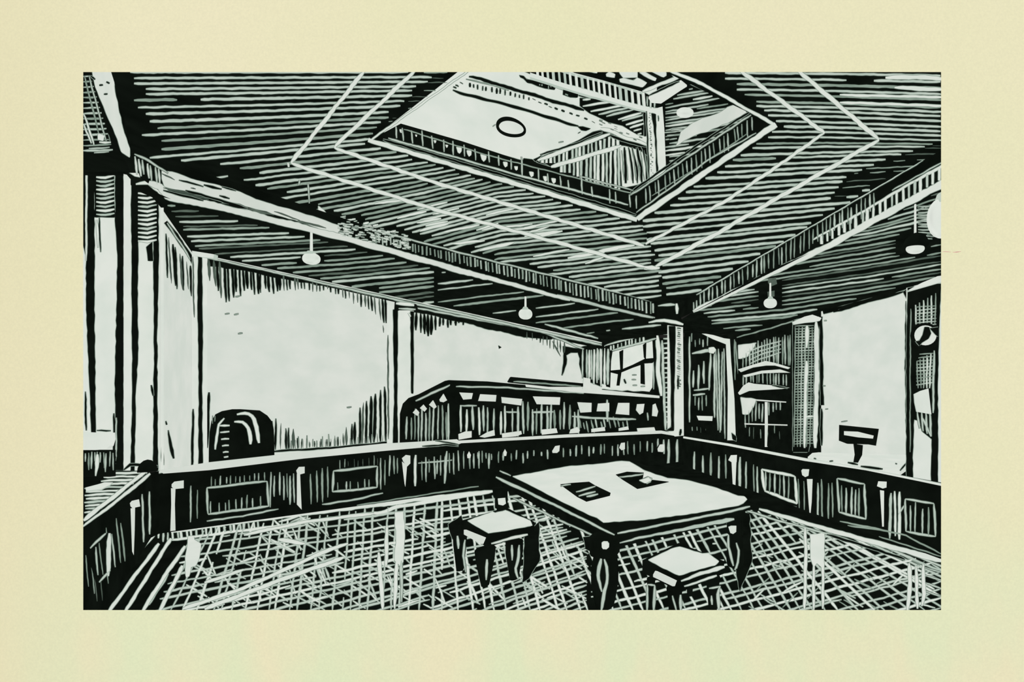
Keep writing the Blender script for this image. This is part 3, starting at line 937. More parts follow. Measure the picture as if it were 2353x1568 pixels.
# window bay in the right wall
t = Thing('window_2', 'dark shop window with two curved white awnings beside the door', 'window', WALL_R.P(1755, 1030), kind='structure')
m = MB()
m.slab(WALL_R, cF(720, 770, 1050, 700, 1130, 690, 1130, 1600, 720, 1500), 0.03, K)
m.rough(WALL_R, cF(722, 780, 860, 760, 840, 800, 790, 870, 725, 885), W, 12)
m.ticks(WALL_R, cF(750, 870, 850, 760, 1050, 710, 1130, 690), cF(750, 960, 920, 910, 1060, 930, 1130, 940), 6.8, 3.0, [G, G, D], 12, jt=3, jb=3)
for k in range(4):
    m.line(WALL_R, cF(790 + k * 5, 830 + k * 32, 900, 790 + k * 30, 1050, 745 + k * 30), 2.4, G, 12)
m.ticks(WALL_R, cF(750, 1010, 920, 990, 1090, 1000), cF(750, 1090, 830, 1065, 1090, 1090), 7.5, 3.2, [G, D], 12, jt=2, jb=2)
m.rough(WALL_R, cF(740, 1180, 860, 1195, 840, 1250, 800, 1310, 755, 1310), W, 12)
m.ticks(WALL_R, cF(760, 1310, 860, 1220, 1060, 1225), cF(760, 1400, 860, 1370, 940, 1340, 1060, 1250), 8, 2.6, [D, G], 12, jt=4, jb=6)
m.ticks(WALL_R, cF(780, 1420, 1060, 1420), cF(780, 1470, 1060, 1480), 14, 2.2, [Q, D], 12, jt=8, jb=8)
t.part('pane', m)
m = MB()
m.slab(WALL_R, cF(720, 965, 830, 930, 930, 900, 1000, 915, 1115, 950, 1100, 962, 1000, 935, 930, 935, 830, 950, 740, 985), 0.08, W, G)
m.slab(WALL_R, cF(760, 1010, 900, 975, 1040, 965, 1115, 990, 1040, 990, 900, 995, 770, 1025), 0.08, W, G)
t.part('awning', m, 'upper curved white awning')
m = MB()
m.slab(WALL_R, cF(720, 1145, 760, 1090, 800, 1065, 840, 1075, 960, 1085, 1110, 1105, 1050, 1115, 880, 1125, 800, 1130, 730, 1160), 0.08, W, G)
m.line(WALL_R, cF(980, 1085, 1100, 1110), 3, K, 28)
t.part('awning', m, 'lower curved white awning')
m = MB()
m.slab(WALL_R, cF(925, 1215, 943, 1215, 945, 1400, 938, 1560, 925, 1560), 0.06, W)
m.slab(WALL_R, cF(860, 1195, 1085, 1212, 1085, 1220, 860, 1206), 0.06, W)
m.slab(WALL_R, cF(770, 1378, 1095, 1388, 1095, 1397, 770, 1388), 0.06, W)
t.part('glazing_bar', m)

# ================================================================ FLOOR
m = MB()
m.face([Vector((-14, 2.3, 0)), Vector((9, 2.3, 0)), Vector((9, 16, 0)), Vector((-14, 16, 0))], K)
border = L2(393, 1224, 560, 1200, 820, 1167, 960, 1148, 1132, 1130)
regF = L2(200, 1420, 360, 1224, 395, 1222, 560, 1200, 820, 1168, 1132, 1130, 1230, 1130, 1700, 1160, 1760, 1172, 1900, 1218, 2190, 1296, 2190, 1420)
m.line(FLOOR, border, (4, 9), W, 2)
m.line(FLOOR, cG(700, 975, 1100, 920, 1500, 870, 2000, 800, 2335, 760) + cH(300, 720, 600, 670, 1020, 600), (4, 8), W, 2)
m.line(FLOOR, cG(1500, 790, 2000, 735, 2335, 700) + cH(200, 705, 600, 640), (8, 6), W, 2)
m.line(FLOOR, cH(520, 575, 650, 540), 4, G, 2)
m.line(FLOOR, cH(780, 560, 890, 540), 3, D, 2)
m.line(FLOOR, cH(0, 700, 600, 600), 2.5, D, 2)
m.ticks(FLOOR, cG(700, 915, 1400, 830), cG(700, 970, 1400, 885), 11, 3.5, [W, G], 2, jt=1, jb=2, lean=0.1, taper=None)
m.ticks(FLOOR, cG(590, 880, 700, 900), cG(590, 960, 700, 1000), 12, 4, [W, G], 2)
# boards at the far left
for p, w in ((cG(590, 920, 350, 1190, 105, 1520), 6.5), (cG(620, 1000, 430, 1250, 235, 1520), 6.5), (cG(710, 960, 560, 1200, 360, 1520), 6.5), (cG(820, 1020, 660, 1250, 490, 1520), 7), (cG(800, 1170, 620, 1520), 7)):
    m.line(FLOOR, p, w, W, 3, taper=0.6)
xsV = [1130, 1403]
gv = [[507, 330], [549, 458], [655, 615], [820, 805], [1000, 985], [1050, 1085], [1230, 1330], [1450, 1580], [1669, 1840]]
gvr = [[1669, 1840], [1720, 1960], [1740, 2205], [1740, 2500], [1700, 2900]]
m.hatch(FLOOR, regF, gvr, xsV, 21, 4.0, [G, G, W], 2, upright_=True, gap=0.012, wob=1.8, jit=0.3)
m.hatch(FLOOR, regF, gv, xsV, 23, 4.2, [W, G, G], 2, upright_=True, gap=0.012, wob=1.8, jit=0.3, ex=[L2(330, 1200, 470, 1200, 420, 1260, 300, 1403)])
gh = [[1250, 1101], [1300, 1140], [1400, 1178], [1500, 1217], [1640, 1268], [1800, 1372], [1960, 1480]]
m.hatch(FLOOR, L2(420, 1260, 440, 1225, 820, 1180, 1140, 1135, 1200, 1135, 1350, 1245, 1350, 1410, 350, 1410), gh, [250, 1370], 15, 4.0, [W, G, G], 2, gap=0.02, wob=2.0, jit=0.35)
gh2 = [[1200, 1000], [1300, 1110], [1400, 1200], [1500, 1285], [1620, 1375], [1760, 1470]]
m.hatch(FLOOR, L2(1350, 1240, 1480, 1215, 1700, 1190, 1760, 1180, 1900, 1222, 2166, 1300, 2166, 1410, 1350, 1410), gh2, [1340, 2163], 20, 3.8, [W, G, G], 2, gap=0.02, wob=2.2, jit=0.4)
for i in range(300):   # free cross cuts, lower left and middle
    x, y = RN.uniform(420, 1340), RN.uniform(1185, 1400)
    l = RN.uniform(18, 65)
    a = RN.choice([0.55, 0.65, 0.8, -0.3, 0.5, 1.2])
    if x > 1000 and RN.random() < 0.4 or y < 1300 - (x - 420) * .5:
        continue
    q = (x + l * math.cos(a), y + l * math.sin(a))
    if inside((x, y), regF) and q[1] < 1405:
        m.line(FLOOR, [(x, y), q], RN.uniform(2.5, 4.5), RN.choice([W, G]), 2)
for i in range(60):
    x, y = RN.uniform(1720, 2150), RN.uniform(1190, 1400)
    l = RN.uniform(20, 60)
    a = RN.choice([0.6, 0.5, -0.5, -0.8, 0.3])
    q = (x + l * math.cos(a), y + l * math.sin(a))
    if inside((x, y), regF) and inside(q, regF):
        m.line(FLOOR, [(x, y), q], RN.uniform(2, 4), RN.choice([W, G, D]), 2)
for p, w in ((L2(470, 1400, 640, 1335, 790, 1282), 8), (L2(420, 1400, 560, 1352, 760, 1262, 800, 1250), 7), (L2(560, 1230, 700, 1200, 860, 1180), 6), (L2(640, 1240, 700, 1250), 9), (L2(870, 1270, 880, 1400), 8), (L2(470, 1340, 560, 1310), 6)):
    m.line(FLOOR, p, w, W, 3)
# reflections of the pilasters, painted on the floor as pale upright strokes
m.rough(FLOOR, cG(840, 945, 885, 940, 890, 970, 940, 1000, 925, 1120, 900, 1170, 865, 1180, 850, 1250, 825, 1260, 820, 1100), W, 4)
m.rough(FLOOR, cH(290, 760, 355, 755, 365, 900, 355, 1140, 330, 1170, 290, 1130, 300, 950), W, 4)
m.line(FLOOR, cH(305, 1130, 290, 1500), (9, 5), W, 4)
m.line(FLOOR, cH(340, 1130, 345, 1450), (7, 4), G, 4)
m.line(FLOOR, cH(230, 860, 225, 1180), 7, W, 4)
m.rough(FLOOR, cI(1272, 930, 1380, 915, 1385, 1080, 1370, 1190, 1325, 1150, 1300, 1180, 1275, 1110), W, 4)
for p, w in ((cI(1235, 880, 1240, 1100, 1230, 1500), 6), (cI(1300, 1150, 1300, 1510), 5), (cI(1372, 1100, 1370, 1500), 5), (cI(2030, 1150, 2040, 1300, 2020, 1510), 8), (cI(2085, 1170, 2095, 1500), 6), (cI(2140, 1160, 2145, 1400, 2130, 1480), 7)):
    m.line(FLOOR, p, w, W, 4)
# pale skirting line along the right partition
m.line(FLOOR, cI(880, 735, 1100, 800, 1400, 890, 1800, 1000, 2300, 1135), (6, 12), W, 4)
m.line(FLOOR, cI(760, 740, 1000, 815, 1500, 950, 2000, 1125), 3.5, G, 4)
m.line(FLOOR, cI(1400, 930, 1700, 1020, 2000, 1120), 5, K, 5)
for k in range(4):
    m.line(FLOOR, cI(2150, 1180 + k * 60, 2290, 1225 + k * 62), 3, G, 4)
# shade under the table and stools, painted as black patches
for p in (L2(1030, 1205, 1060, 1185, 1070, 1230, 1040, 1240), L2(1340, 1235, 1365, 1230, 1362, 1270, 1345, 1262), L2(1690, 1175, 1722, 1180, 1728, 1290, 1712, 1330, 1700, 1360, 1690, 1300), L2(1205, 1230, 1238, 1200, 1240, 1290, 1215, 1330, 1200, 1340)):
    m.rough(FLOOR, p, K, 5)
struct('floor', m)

# ================================================================ LOW PARTITIONS
def back_of(pl, fr, d):
    return [p - pl.n * d for p in fr]


# --- left partition
TOPA = L2(366, 1083, 480, 1065, 700, 1041, 880, 1022, 1050, 1012, 1300, 1001, 1520, 991, 1556, 998)
t = Thing('partition', 'long low panelled black partition with pale top running behind the table', 'partition', (pa0[0], pa0[1], 0))
m = MB()
fr = down(PART_A, TOPA)
m.prism(fr, back_of(PART_A, fr, 0.1), K, K)
m.ticks(PART_A, L2(415, 1120, 920, 1060), L2(415, 1190, 920, 1125), 13, 3.4, [G, D, D], 2, jt=14, jb=20, skip=0.25, x0=420, x1=470)
m.ticks(PART_A, L2(480, 1100, 615, 1085), L2(480, 1120, 615, 1102), 11, 3, [G, D], 2, jt=4, jb=4)
m.ticks(PART_A, L2(618, 1090, 680, 1085), L2(618, 1155, 680, 1145), 9, 3.2, [G, D], 2, jt=8, jb=14)
m.ticks(PART_A, L2(710, 1085, 762, 1075), L2(710, 1155, 762, 1145), 12, 3.4, [G, D], 2, jt=6, jb=12)
m.ticks(PART_A, L2(775, 1060, 870, 1050), L2(775, 1078, 870, 1068), 11, 2.5, [D, Q], 2, jt=4, jb=4)
m.ticks(PART_A, L2(872, 1055, 920, 1050), L2(872, 1115, 920, 1095), 9, 2.8, [D, G], 2, jt=6, jb=14)
m.ticks(PART_A, L2(965, 1055, 1045, 1048), L2(965, 1100, 1045, 1090), 9, 2.8, [D, G], 2, jt=8, jb=12)
m.line(PART_A, cH(470, 382, 600, 375, 730, 358), 2.6, G, 2)
m.line(PART_A, cH(690, 290, 680, 400, 672, 540), 5, G, 2)
m.line(PART_A, cH(450, 320, 445, 560), 5, W, 2)
m.ticks(PART_A, L2(1050, 1040, 1130, 1036), L2(1050, 1075, 1130, 1075), 11, 3, [D, G], 2, jt=6, jb=12)
m.ticks(PART_A, L2(1095, 1042, 1260, 1034), L2(1095, 1062, 1260, 1056), 14, 4, [G, D], 2, jt=5, jb=9)
m.ticks(PART_A, L2(1290, 1030, 1530, 1012), L2(1290, 1050, 1530, 1038), 13.5, 4.2, [G, G, D], 2, jt=5, jb=6)
m.line(PART_A, cI(190, 200, 185, 460), 5, G, 2)
m.line(PART_A, cI(255, 200, 250, 470), 5, G, 2)
m.line(PART_A, L2(475, 1198, 560, 1186, 640, 1170), 3, G, 2)
m.line(PART_A, L2(740, 1160, 820, 1148, 880, 1133), 3.5, G, 2)
m.line(PART_A, L2(820, 1162, 960, 1140, 1100, 1118), 2.5, D, 2)
t.part('body', m)
m = MB()
top = L2(366, 1081, 480, 1063, 700, 1039, 880, 1020, 955, 1016, 1050, 1010, 1054, 1013, 1300, 999, 1520, 990, 1556, 997)
bot = L2(1556, 1003, 1520, 997, 1300, 1006, 1060, 1019, 1050, 1023, 960, 1030, 880, 1037, 700, 1054, 480, 1081, 375, 1089)
m.slab(PART_A, top + bot, 0.03, W, G)
m.line(PART_A, cE(600, 1245, 780, 1275), 2.5, K, 14)
m.line(PART_A, cE(500, 1290, 680, 1275, 780, 1285), 3, K, 14)
t.part('handrail', m, 'pale top rail')


def panel(th, pl, px, mat=G, n=6, rail=4.5, k=.55, jt=6):
    """raised panel: dark board with pale edges (corner order: top left, top right, bottom right, bottom left)"""
    m = MB()
    m.slab(pl, px, 0.02, K)
    a, b, c, d = px
    m.line(pl, [a, b], rail, mat, 10)
    m.line(pl, [d, c], rail, mat, 10)
    m.line(pl, [a, d], rail, mat, 10)
    m.line(pl, [b, c], rail, mat, 10)
    m.ticks(pl, [(a[0], a[1] + (d[1] - a[1]) * k), (b[0], b[1] + (c[1] - b[1]) * k)], [(d[0], d[1]), (c[0], c[1])], (b[0] - a[0]) / (n + 1), 3.4, [G, D], 10, jt=jt, jb=1, x0=a[0] + 5, x1=b[0] - 5)
    th.part('panel', m)


panel(t, PART_A, L2(475, 1122, 613, 1106, 618, 1164, 478, 1182), n=9)
panel(t, PART_A, L2(766, 1083, 867, 1072, 866, 1121, 764, 1131), n=6)


def pilaster(th, pl, block, post):
    m = MB()
    m.slab(pl, post, 0.04, W, K)
    o = th.part('pilaster', m, 'narrow white upright post')
    m = MB()
    m.slab(pl, block, 0.07, W, K)
    th.part('knob', m, 'small white block', under=o)


pilaster(t, PART_A, cG(715, 545, 735, 525, 808, 515, 808, 575, 735, 582, 715, 565), cG(710, 575, 745, 575, 740, 700, 745, 900, 705, 905, 712, 700))
pilaster(t, PART_A, cG(1670, 440, 1690, 412, 1735, 410, 1735, 460, 1680, 475), cG(1675, 465, 1700, 465, 1712, 740, 1675, 700))
pilaster(t, PART_A, cH(345, 345, 375, 320, 410, 325, 410, 385, 385, 410, 355, 370), cH(345, 370, 385, 400, 372, 565, 365, 540))
for b_ in (cH(845, 320, 860, 292, 875, 320, 870, 345, 848, 345), cH(1122, 300, 1135, 275, 1150, 300, 1145, 328, 1125, 328), cH(1497, 290, 1520, 252, 1556, 246, 1552, 290, 1535, 305, 1500, 305),
           cH(2010, 265, 2025, 228, 2055, 225, 2055, 275, 2030, 285), cJ(695, 1530, 720, 1485, 770, 1480, 770, 1540, 750, 1565, 700, 1560)):
    m = MB()
    m.slab(PART_A, b_, 0.07, W, K)
    t.part('knob', m, 'small white block')

# --- right partition
TOPB = L2(1566, 1003, 1660, 1018, 1849, 1055, 2000, 1083, 2163, 1113, 2260, 1131)
t = Thing('partition', 'low panelled black partition with thin pale top running along the right side', 'partition', (pb1[0], pb1[1], 0))
m = MB()
fr = down(PART_B, TOPB)
m.prism(fr, back_of(PART_B, fr, 0.1), K, K)
m.ticks(PART_B, L2(1590, 1035, 1670, 1050), L2(1590, 1088, 1670, 1108), 17, 4.6, [G, G, D], 2, jt=8, jb=8)
m.ticks(PART_B, L2(1697, 1055, 1750, 1075), L2(1697, 1140, 1750, 1150), 13, 3.4, [D, G], 2, jt=10, jb=16)
m.line(PART_B, cI(735, 335, 730, 600), 5, G, 2)
m.ticks(PART_B, L2(1832, 1100, 1850, 1105), L2(1832, 1170, 1850, 1180), 9, 2.5, [D], 2, jt=6, jb=12)
m.ticks(PART_B, L2(1872, 1100, 1920, 1112), L2(1872, 1190, 1920, 1205), 12, 3.6, [G, D, D], 2, jt=12, jb=16)
m.ticks(PART_B, L2(2040, 1130, 2075, 1135), L2(2040, 1230, 2075, 1235), 12, 5, [G, W], 2, jt=6, jb=10)
m.line(PART_B, cI(1950, 780, 2000, 700), 4, G, 2)
m.line(PART_B, cI(1500, 830, 1760, 880, 2000, 935, 2280, 1080), 3, D, 2)
m.line(PART_B, cI(980, 690, 1170, 720), 3, D, 2)
m.line(PART_B, cI(1560, 860, 1900, 910), 3, D, 2)
m.line(PART_B, cI(1800, 945, 2280, 1100), 2.5, D, 2)
t.part('body', m)
m = MB()
m.slab(PART_B, cI(300, 178, 640, 232, 1230, 345, 1310, 358, 1700, 425, 2100, 505, 2300, 545, 2600, 600, 2600, 612, 2300, 562, 2100, 520, 1700, 438, 1310, 378, 1230, 366, 640, 250, 300, 192), 0.03, W, G)
t.part('handrail', m, 'thin pale top rail')
panel(t, PART_B, L2(1750, 1079, 1826, 1095, 1832, 1158, 1757, 1128), W, n=6, rail=5, k=.06, jt=3)
panel(t, PART_B, L2(1924, 1100, 1986, 1113, 1990, 1194, 1928, 1177), n=5, k=.12, jt=8)
panel(t, PART_B, L2(2080, 1147, 2146, 1158, 2150, 1234, 2082, 1222), n=4, k=.15, jt=8)
pilaster(t, PART_B, cI(645, 360, 665, 322, 712, 320, 710, 375, 670, 375), cI(670, 370, 708, 370, 700, 560, 690, 610, 680, 560))
pilaster(t, PART_B, cI(1205, 440, 1215, 428, 1266, 430, 1260, 480, 1235, 490, 1212, 475), cI(1248, 505, 1292, 505, 1285, 680, 1272, 810, 1262, 700))
pilaster(t, PART_B, cI(1785, 560, 1795, 522, 1860, 525, 1858, 570, 1830, 578), cI(1808, 590, 1840, 595, 1838, 870, 1825, 870))

# --- near left partition with its ledge
t = Thing('partition', 'near low black partition slanting into the lower left corner', 'partition', (pc1[0], pc1[1], 0))
m = MB()
TOPC = L2(190, 1212, 270, 1149, 347, 1086)
fr = down(PART_C, TOPC)
m.prism(fr, back_of(PART_C, fr, 0.02), K, K)
e0 = [PART_C.P(347, 1086), PART_A.P(366, 1083)]
m.face([e0[0], e0[1], Vector((e0[1].x, e0[1].y, 0)), Vector((e0[0].x, e0[0].y, 0))], K)
m.ticks(PART_C, cG(70, 1010, 250, 880, 400, 780), cG(70, 1400, 250, 1190, 400, 1090), 12, 3, [G, D, D], 2, jt=20, jb=25, lean=0.09, skip=0.2)
m.ticks(PART_C, cG(40, 1060, 220, 900), cG(40, 1440, 220, 1300), 13, 2.8, [D, Q], 2, jt=20, jb=30, lean=0.09)
m.line(PART_C, cG(490, 620, 500, 990), 3.5, G, 2)
m.line(PART_C, cG(545, 600, 548, 930), 4, G, 2)
t.part('body', m)
m = MB()
m.line(PART_C, cG(36, 868, 200, 745, 400, 590, 550, 462), (4, 7), W, 3, t=0.01)
m.line(PART_A, cG(560, 470, 640, 445, 700, 440), (4, 6), W, 3)
t.part('edge_strip', m, 'thin pale edge')
m = MB()
PP = cG(90, 1035, 210, 920, 245, 920, 230, 1205, 160, 1300)
m.slab(PART_C, PP, 0.02, K)
m.line(PART_C, cG(90, 1035, 210, 920), 4.5, G, 10)
m.line(PART_C, cG(160, 1298, 245, 1205), 5, G, 10)
m.line(PART_C, cG(238, 920, 228, 1250), (10, 7), W, 10)
m.ticks(PART_C, cG(110, 1040, 200, 960), cG(110, 1250, 200, 1220), 11, 3, [G, D], 10, lean=0.1)
t.part('panel', m)
pilaster(t, PART_C, cG(395, 690, 410, 672, 465, 660, 475, 715, 415, 728, 400, 715), cG(400, 725, 435, 722, 432, 900, 425, 1090, 412, 1060))
m = MB()
kp = level(ZP).P(339, 1083)
kr = 12 / FPX * kp.y
m.lathe((kp.x, kp.y), [(kp.z + kr * 2.2 * math.cos(a), max(0.004, kr * math.sin(a))) for a in (0.05, 0.4, 0.8, 1.2, 1.57, 1.62)], K, 18)
t.part('knob', m, 'black rounded knob on the corner', smooth=True)

# ledge behind the near partition
LED = level(ZP - 0.03)
t = Thing('counter', 'low counter with hatched top behind the near left partition', 'counter', LED.P(250, 1110) * 1.0)
t.loc.z = 0
t.o.location.z = 0
m = MB()
LPX = L2(189, 1206, 324, 1098, 338, 1078, 230, 1080, 189, 1081)
tp = [LED.P(x, y) for x, y in LPX]
m.prism(tp, [p - Vector((0, 0, 0.12)) for p in tp], K, K)
for i in range(15):
    v = 430 + i * 27
    u1 = min(545, 550 - max(0, (v - 440)) * 1.28)
    if u1 > 60:
        m.line(LED, cG(RN.uniform(40, 60) if i > 4 else RN.uniform(170, 210), v + RN.uniform(4, 14), u1 * .6, v + 2, u1, v), RN.uniform(2.5, 5), RN.choice([W, G]), 2)
m.line(LED, cG(550, 408, 472, 480, 290, 625, 140, 742, 40, 822), (6, 9), W, 3)
m.line(LED, cG(30, 415, 250, 405, 545, 408), 3, G, 2)
t.part('countertop', m)
m = MB()
m.prism([p - Vector((0, 0, 0.12)) for p in tp], [Vector((p.x, p.y, 0)) for p in tp], K, K)
t.part('body', m)

m = MB()
PN = level(ZP - 0.004)
pp = [PN.P(x, y) for x, y in cG(55, 570, 150, 545, 200, 530, 265, 530, 240, 550, 180, 580, 60, 595)]
m.prism(pp, [p - Vector((0, 0, 0.014)) for p in pp], W, G)
o = m.build('paper_slip')
tag(o, 'narrow curled white paper slip lying on the counter in the lower left', 'paper')

# white topped desk at the left edge
DK = facing(4.2)
t = Thing('desk', 'small desk with thick white top and dark front at the left edge', 'desk', (DK.P(220, 1085).x, 4.2, ZP - 0.028))
m = MB()
m.slab(DK, cG(20, 145, 120, 150, 250, 150, 255, 200, 240, 250, 215, 275, 30, 292, 20, 292, 20, 145), 0.03, W, W)
t.part('desktop', m, 'thick white top with rounded end')
m = MB()
fr_ = [DK.P(x, y, 0.05) for x, y in L2(150, 1037, 266, 1032, 266, 1050)]
z0 = ZP - 0.016
xa, xb = DK.P(187, 1060).x, DK.P(266, 1060).x
m.box(xa, xb, 4.16, 4.2, z0, DK.P(200, 1034).z, K)
BD = facing(4.16)
m.ticks(BD, cG(40, 300, 270, 300), cG(40, 380, 270, 420), 7, 3, [G, D], 2, jt=4, jb=15)
m.line(BD, cG(145, 315, 140, 420, 132, 482), (10, 3), W, 3)  # upright highlight on the dark front, painted white
t.part('pedestal', m)

# ================================================================ COLUMNS
def column(label, d, shaft_px, deco, base_z=None, cap=None, thick=0.14, mat=W):
    pl = facing(d)
    xs_ = [p[0] for p in shaft_px]
    t = Thing('column', label, 'column', (pl.P(sum(xs_) / len(xs_), PY).x, d, base_z if base_z is not None else 0), kind='structure')
    m = MB()
    fr = [pl.P(x, y) for x, y in shaft_px]
    v = ray(sum(xs_) / len(xs_), PY) * thick
    m.prism(fr, [p + v for p in fr], mat, mat)
    q = pl
    deco(m, q)
    zmin = min(p.z for p in fr)
    m.v = [(x, y, max(z, zmin)) for x, y, z in m.v]
    t.part('shaft', m)
    if cap:
        m = MB()
        cap(m, q)
        t.part('capital', m)
    return t


def deco1(m, q):
    m.rough(q, L2(198, 340, 217, 380, 217, 700, 220, 1000, 210, 1000, 203, 820, 198, 700), K, 1, amp=1)
    m.rough(q, L2(190, 340, 197, 350, 197, 590, 190, 560), K, 1, amp=1)
    m.line(q, L2(196, 350, 199, 400, 198, 600), 3, W, 2)
    m.rough(q, L2(217, 378, 262, 378, 264, 500, 217, 500), K, 1, amp=1)
    for i in range(11):
        m.line(q, L2(221, 397 + i * 9.6, 240, 399 + i * 9.6, 263, 394 + i * 9.6), 5, RN.choice([G, W]), 2)
    m.rough(q, L2(264, 370, 284, 372, 284, 1090, 266, 1090, 264, 870, 268, 700, 270, 600, 265, 520), K, 1, amp=1)
    m.line(q, L2(228, 500, 231, 580), 3, K, 2)
    m.line(q, L2(222, 505, 226, 570), 4, W, 2)
    m.line(q, L2(196, 900, 198, 990), (3, 5), K, 2)
    m.line(q, L2(262, 950, 264, 1060), (4, 8), K, 2)
    m.line(q, L2(267, 960, 267, 1050), 3, G, 3)
    m.line(q, L2(222, 990, 255, 990), 3, K, 2)


def cap1(m, q):
    m.slab(q, L2(190, 352, 296, 352, 312, 372, 330, 390, 330, 412, 300, 412, 276, 384, 190, 388), 0.05, K)
    m.line(q, cA(165, 760, 290, 745, 330, 740, 380, 800, 440, 835, 500, 855), (6, 10), W, 18)
    m.line(q, cA(400, 700, 420, 780), 7, G, 18)


column('tall white column with black edges and hatched neck at the left edge', 4.6, L2(150, 340, 284, 340, 284, 1081, 150, 1081), deco1, cap=cap1)


def deco2(m, q):
    m.rough(q, L2(301, 410, 319, 410, 318, 600, 316, 700, 318, 800, 312, 900, 309, 1090, 300, 1090, 304, 900, 303, 700), K, 1, amp=1)
    m.rough(q, L2(318, 420, 364, 440, 360, 556, 318, 556), K, 1, amp=1)
    for i in range(12):
        m.line(q, L2(317, 444 + i * 10, 338, 446 + i * 10, 360, 441 + i * 10), 4.5, RN.choice([G, W]), 2)
    m.rough(q, L2(352, 470, 364, 470, 365, 600, 361, 760, 362, 1000, 363, 1090, 352, 1090, 354, 800, 352, 600), K, 1, amp=1)
    m.rough(q, L2(336, 568, 350, 556, 352, 600, 340, 600), K, 2, amp=1)
    m.line(q, L2(348, 885, 352, 910), 6, K, 2)
    m.line(q, L2(284, 1080, 300, 1068, 364, 1072), 5, K, 2)


def cap2(m, q):
    m.slab(q, L2(300, 405, 345, 412, 372, 428, 398, 455, 398, 470, 378, 466, 318, 440, 300, 425), 0.05, K)
    m.line(q, cA(440, 910, 540, 900, 600, 950, 660, 1000, 720, 1035), (5, 12), W, 18)


column('narrow white column with two black stripes standing second from the left', 4.56, L2(284, 400, 364, 420, 376, 470, 376, 1082, 284, 1082), deco2, cap=cap2)


def deco3(m, q):
    m.rough(q, L2(455, 588, 464, 586, 466, 760, 464, 900, 466, 1086, 456, 1086, 457, 880, 454, 720), K, 1, amp=0.8)
    m.line(q, L2(443, 590, 446, 730), 4, Q, 1)
    m.line(q, L2(444, 940, 441, 1080), 5, K, 1)


column('slim white column with one black stripe at the corner behind the arched chair', 5.7, L2(441, 580, 476, 588, 476, 1090, 441, 1090), deco3,
       cap=lambda m, q: m.slab(q, cD(870, 55, 1040, 82, 1035, 112, 960, 105, 880, 90), 0.05, W, G))


def deco4(m, q):
    m.rough(q, L2(903, 712, 914, 712, 913, 900, 914, 1030, 903, 1030, 906, 900), K, 1, amp=0.8)
    m.line(q, L2(891, 770, 893, 1010), 4, Q, 1)
    m.rough(q, L2(943, 716, 951, 716, 950, 905, 945, 905), K, 1, amp=0.6)
    m.line(q, L2(880, 748, 882, 765), 4, Q, 1)


def cap4(m, q):
    m.slab(q, cE(290, 180, 445, 195, 460, 250, 400, 240, 310, 240, 285, 250), 0.05, K)
    m.line(q, cE(300, 190, 440, 205), 8, W, 18)
    m.line(q, cE(320, 230, 450, 240), 4, G, 18)
    m.line(q, cE(395, 265, 410, 295), 5, W, 18)


column('white column with dark edges between the two bright wall bays', 7.1, L2(889, 700, 951, 712, 951, 1040, 889, 1040), deco4, cap=cap4)


def deco5(m, q):
    m.rough(q, cJ(815, 230, 885, 230, 880, 700, 870, 1000, 870, 1340, 780, 1340, 840, 1300, 835, 700), K, 1, amp=0.6)
    for i in range(30):
        m.line(q, cJ(905 + RN.uniform(-6, 6), 250 + i * 21, 940 + RN.uniform(-8, 8), 258 + i * 21), 2.6, RN.choice([K, Q]), 1)
    m.line(q, cJ(912, 760, 915, 900), 4, K, 1)
    m.line(q, cJ(940, 1320, 935, 1390), 7, K, 1)


def cap5(m, q):
    m.slab(q, cJ(700, -20, 930, -10, 930, 100, 970, 210, 1000, 230, 960, 235, 700, 200, 690, 100), 0.06, K)
    m.line(q, cJ(700, 15, 800, 0, 880, 0), (3, 7), G, 22)
    m.line(q, cJ(895, -10, 905, 100), 8, W, 22)
    m.line(q, cJ(600, 190, 760, 165, 880, 190, 970, 210), (3, 8), W, 22)


column('white corner column where the two partitions meet under the crossing beams', 9.3, cJ(800, 200, 965, 220, 970, 700, 975, 1390, 880, 1400, 800, 1340), deco5, cap=cap5)


def deco6(m, q):
    m.rough(q, cF(1140, 600, 1310, 600, 1300, 1000, 1290, 1400, 1260, 1600, 1140, 1600), K, 1, amp=0.6)
    for i in range(6):
        m.line(q, cF(1160 + i * 26, 640, 1155 + i * 25, 1100, 1150 + i * 24, 1560), 2.0, RN.choice([G, D]), 2)
    for i in range(44):
        v = 630 + i * 21
        m.line(q, cF(1155, v + 4, 1225, v, 1300, v - 3), 2.0, RN.choice([G, D, D]), 2)
    m.line(q, cF(1250, 630, 1245, 800), (9, 6), W, 3)
    m.line(q, cF(1245, 900, 1235, 1250, 1230, 1568), (7, 5), W, 3)
    m.line(q, cF(1320, 600, 1325, 1000, 1310, 1568), 9, W, 3)
    m.line(q, cF(1230, 1330, 1300, 1325), 4, W, 3)


column('slim column with black grid hatching and white edge beside the dark shop window', 7.0, cF(1140, 590, 1345, 580, 1340, 1000, 1340, 1560, 1300, 1580, 1250, 1640, 1150, 1640), deco6, mat=K,
       cap=lambda m, q: m.slab(q, cF(1140, 600, 1230, 560, 1290, 545, 1360, 570, 1350, 590, 1300, 600, 1240, 605, 1150, 620), 0.05, W, G))


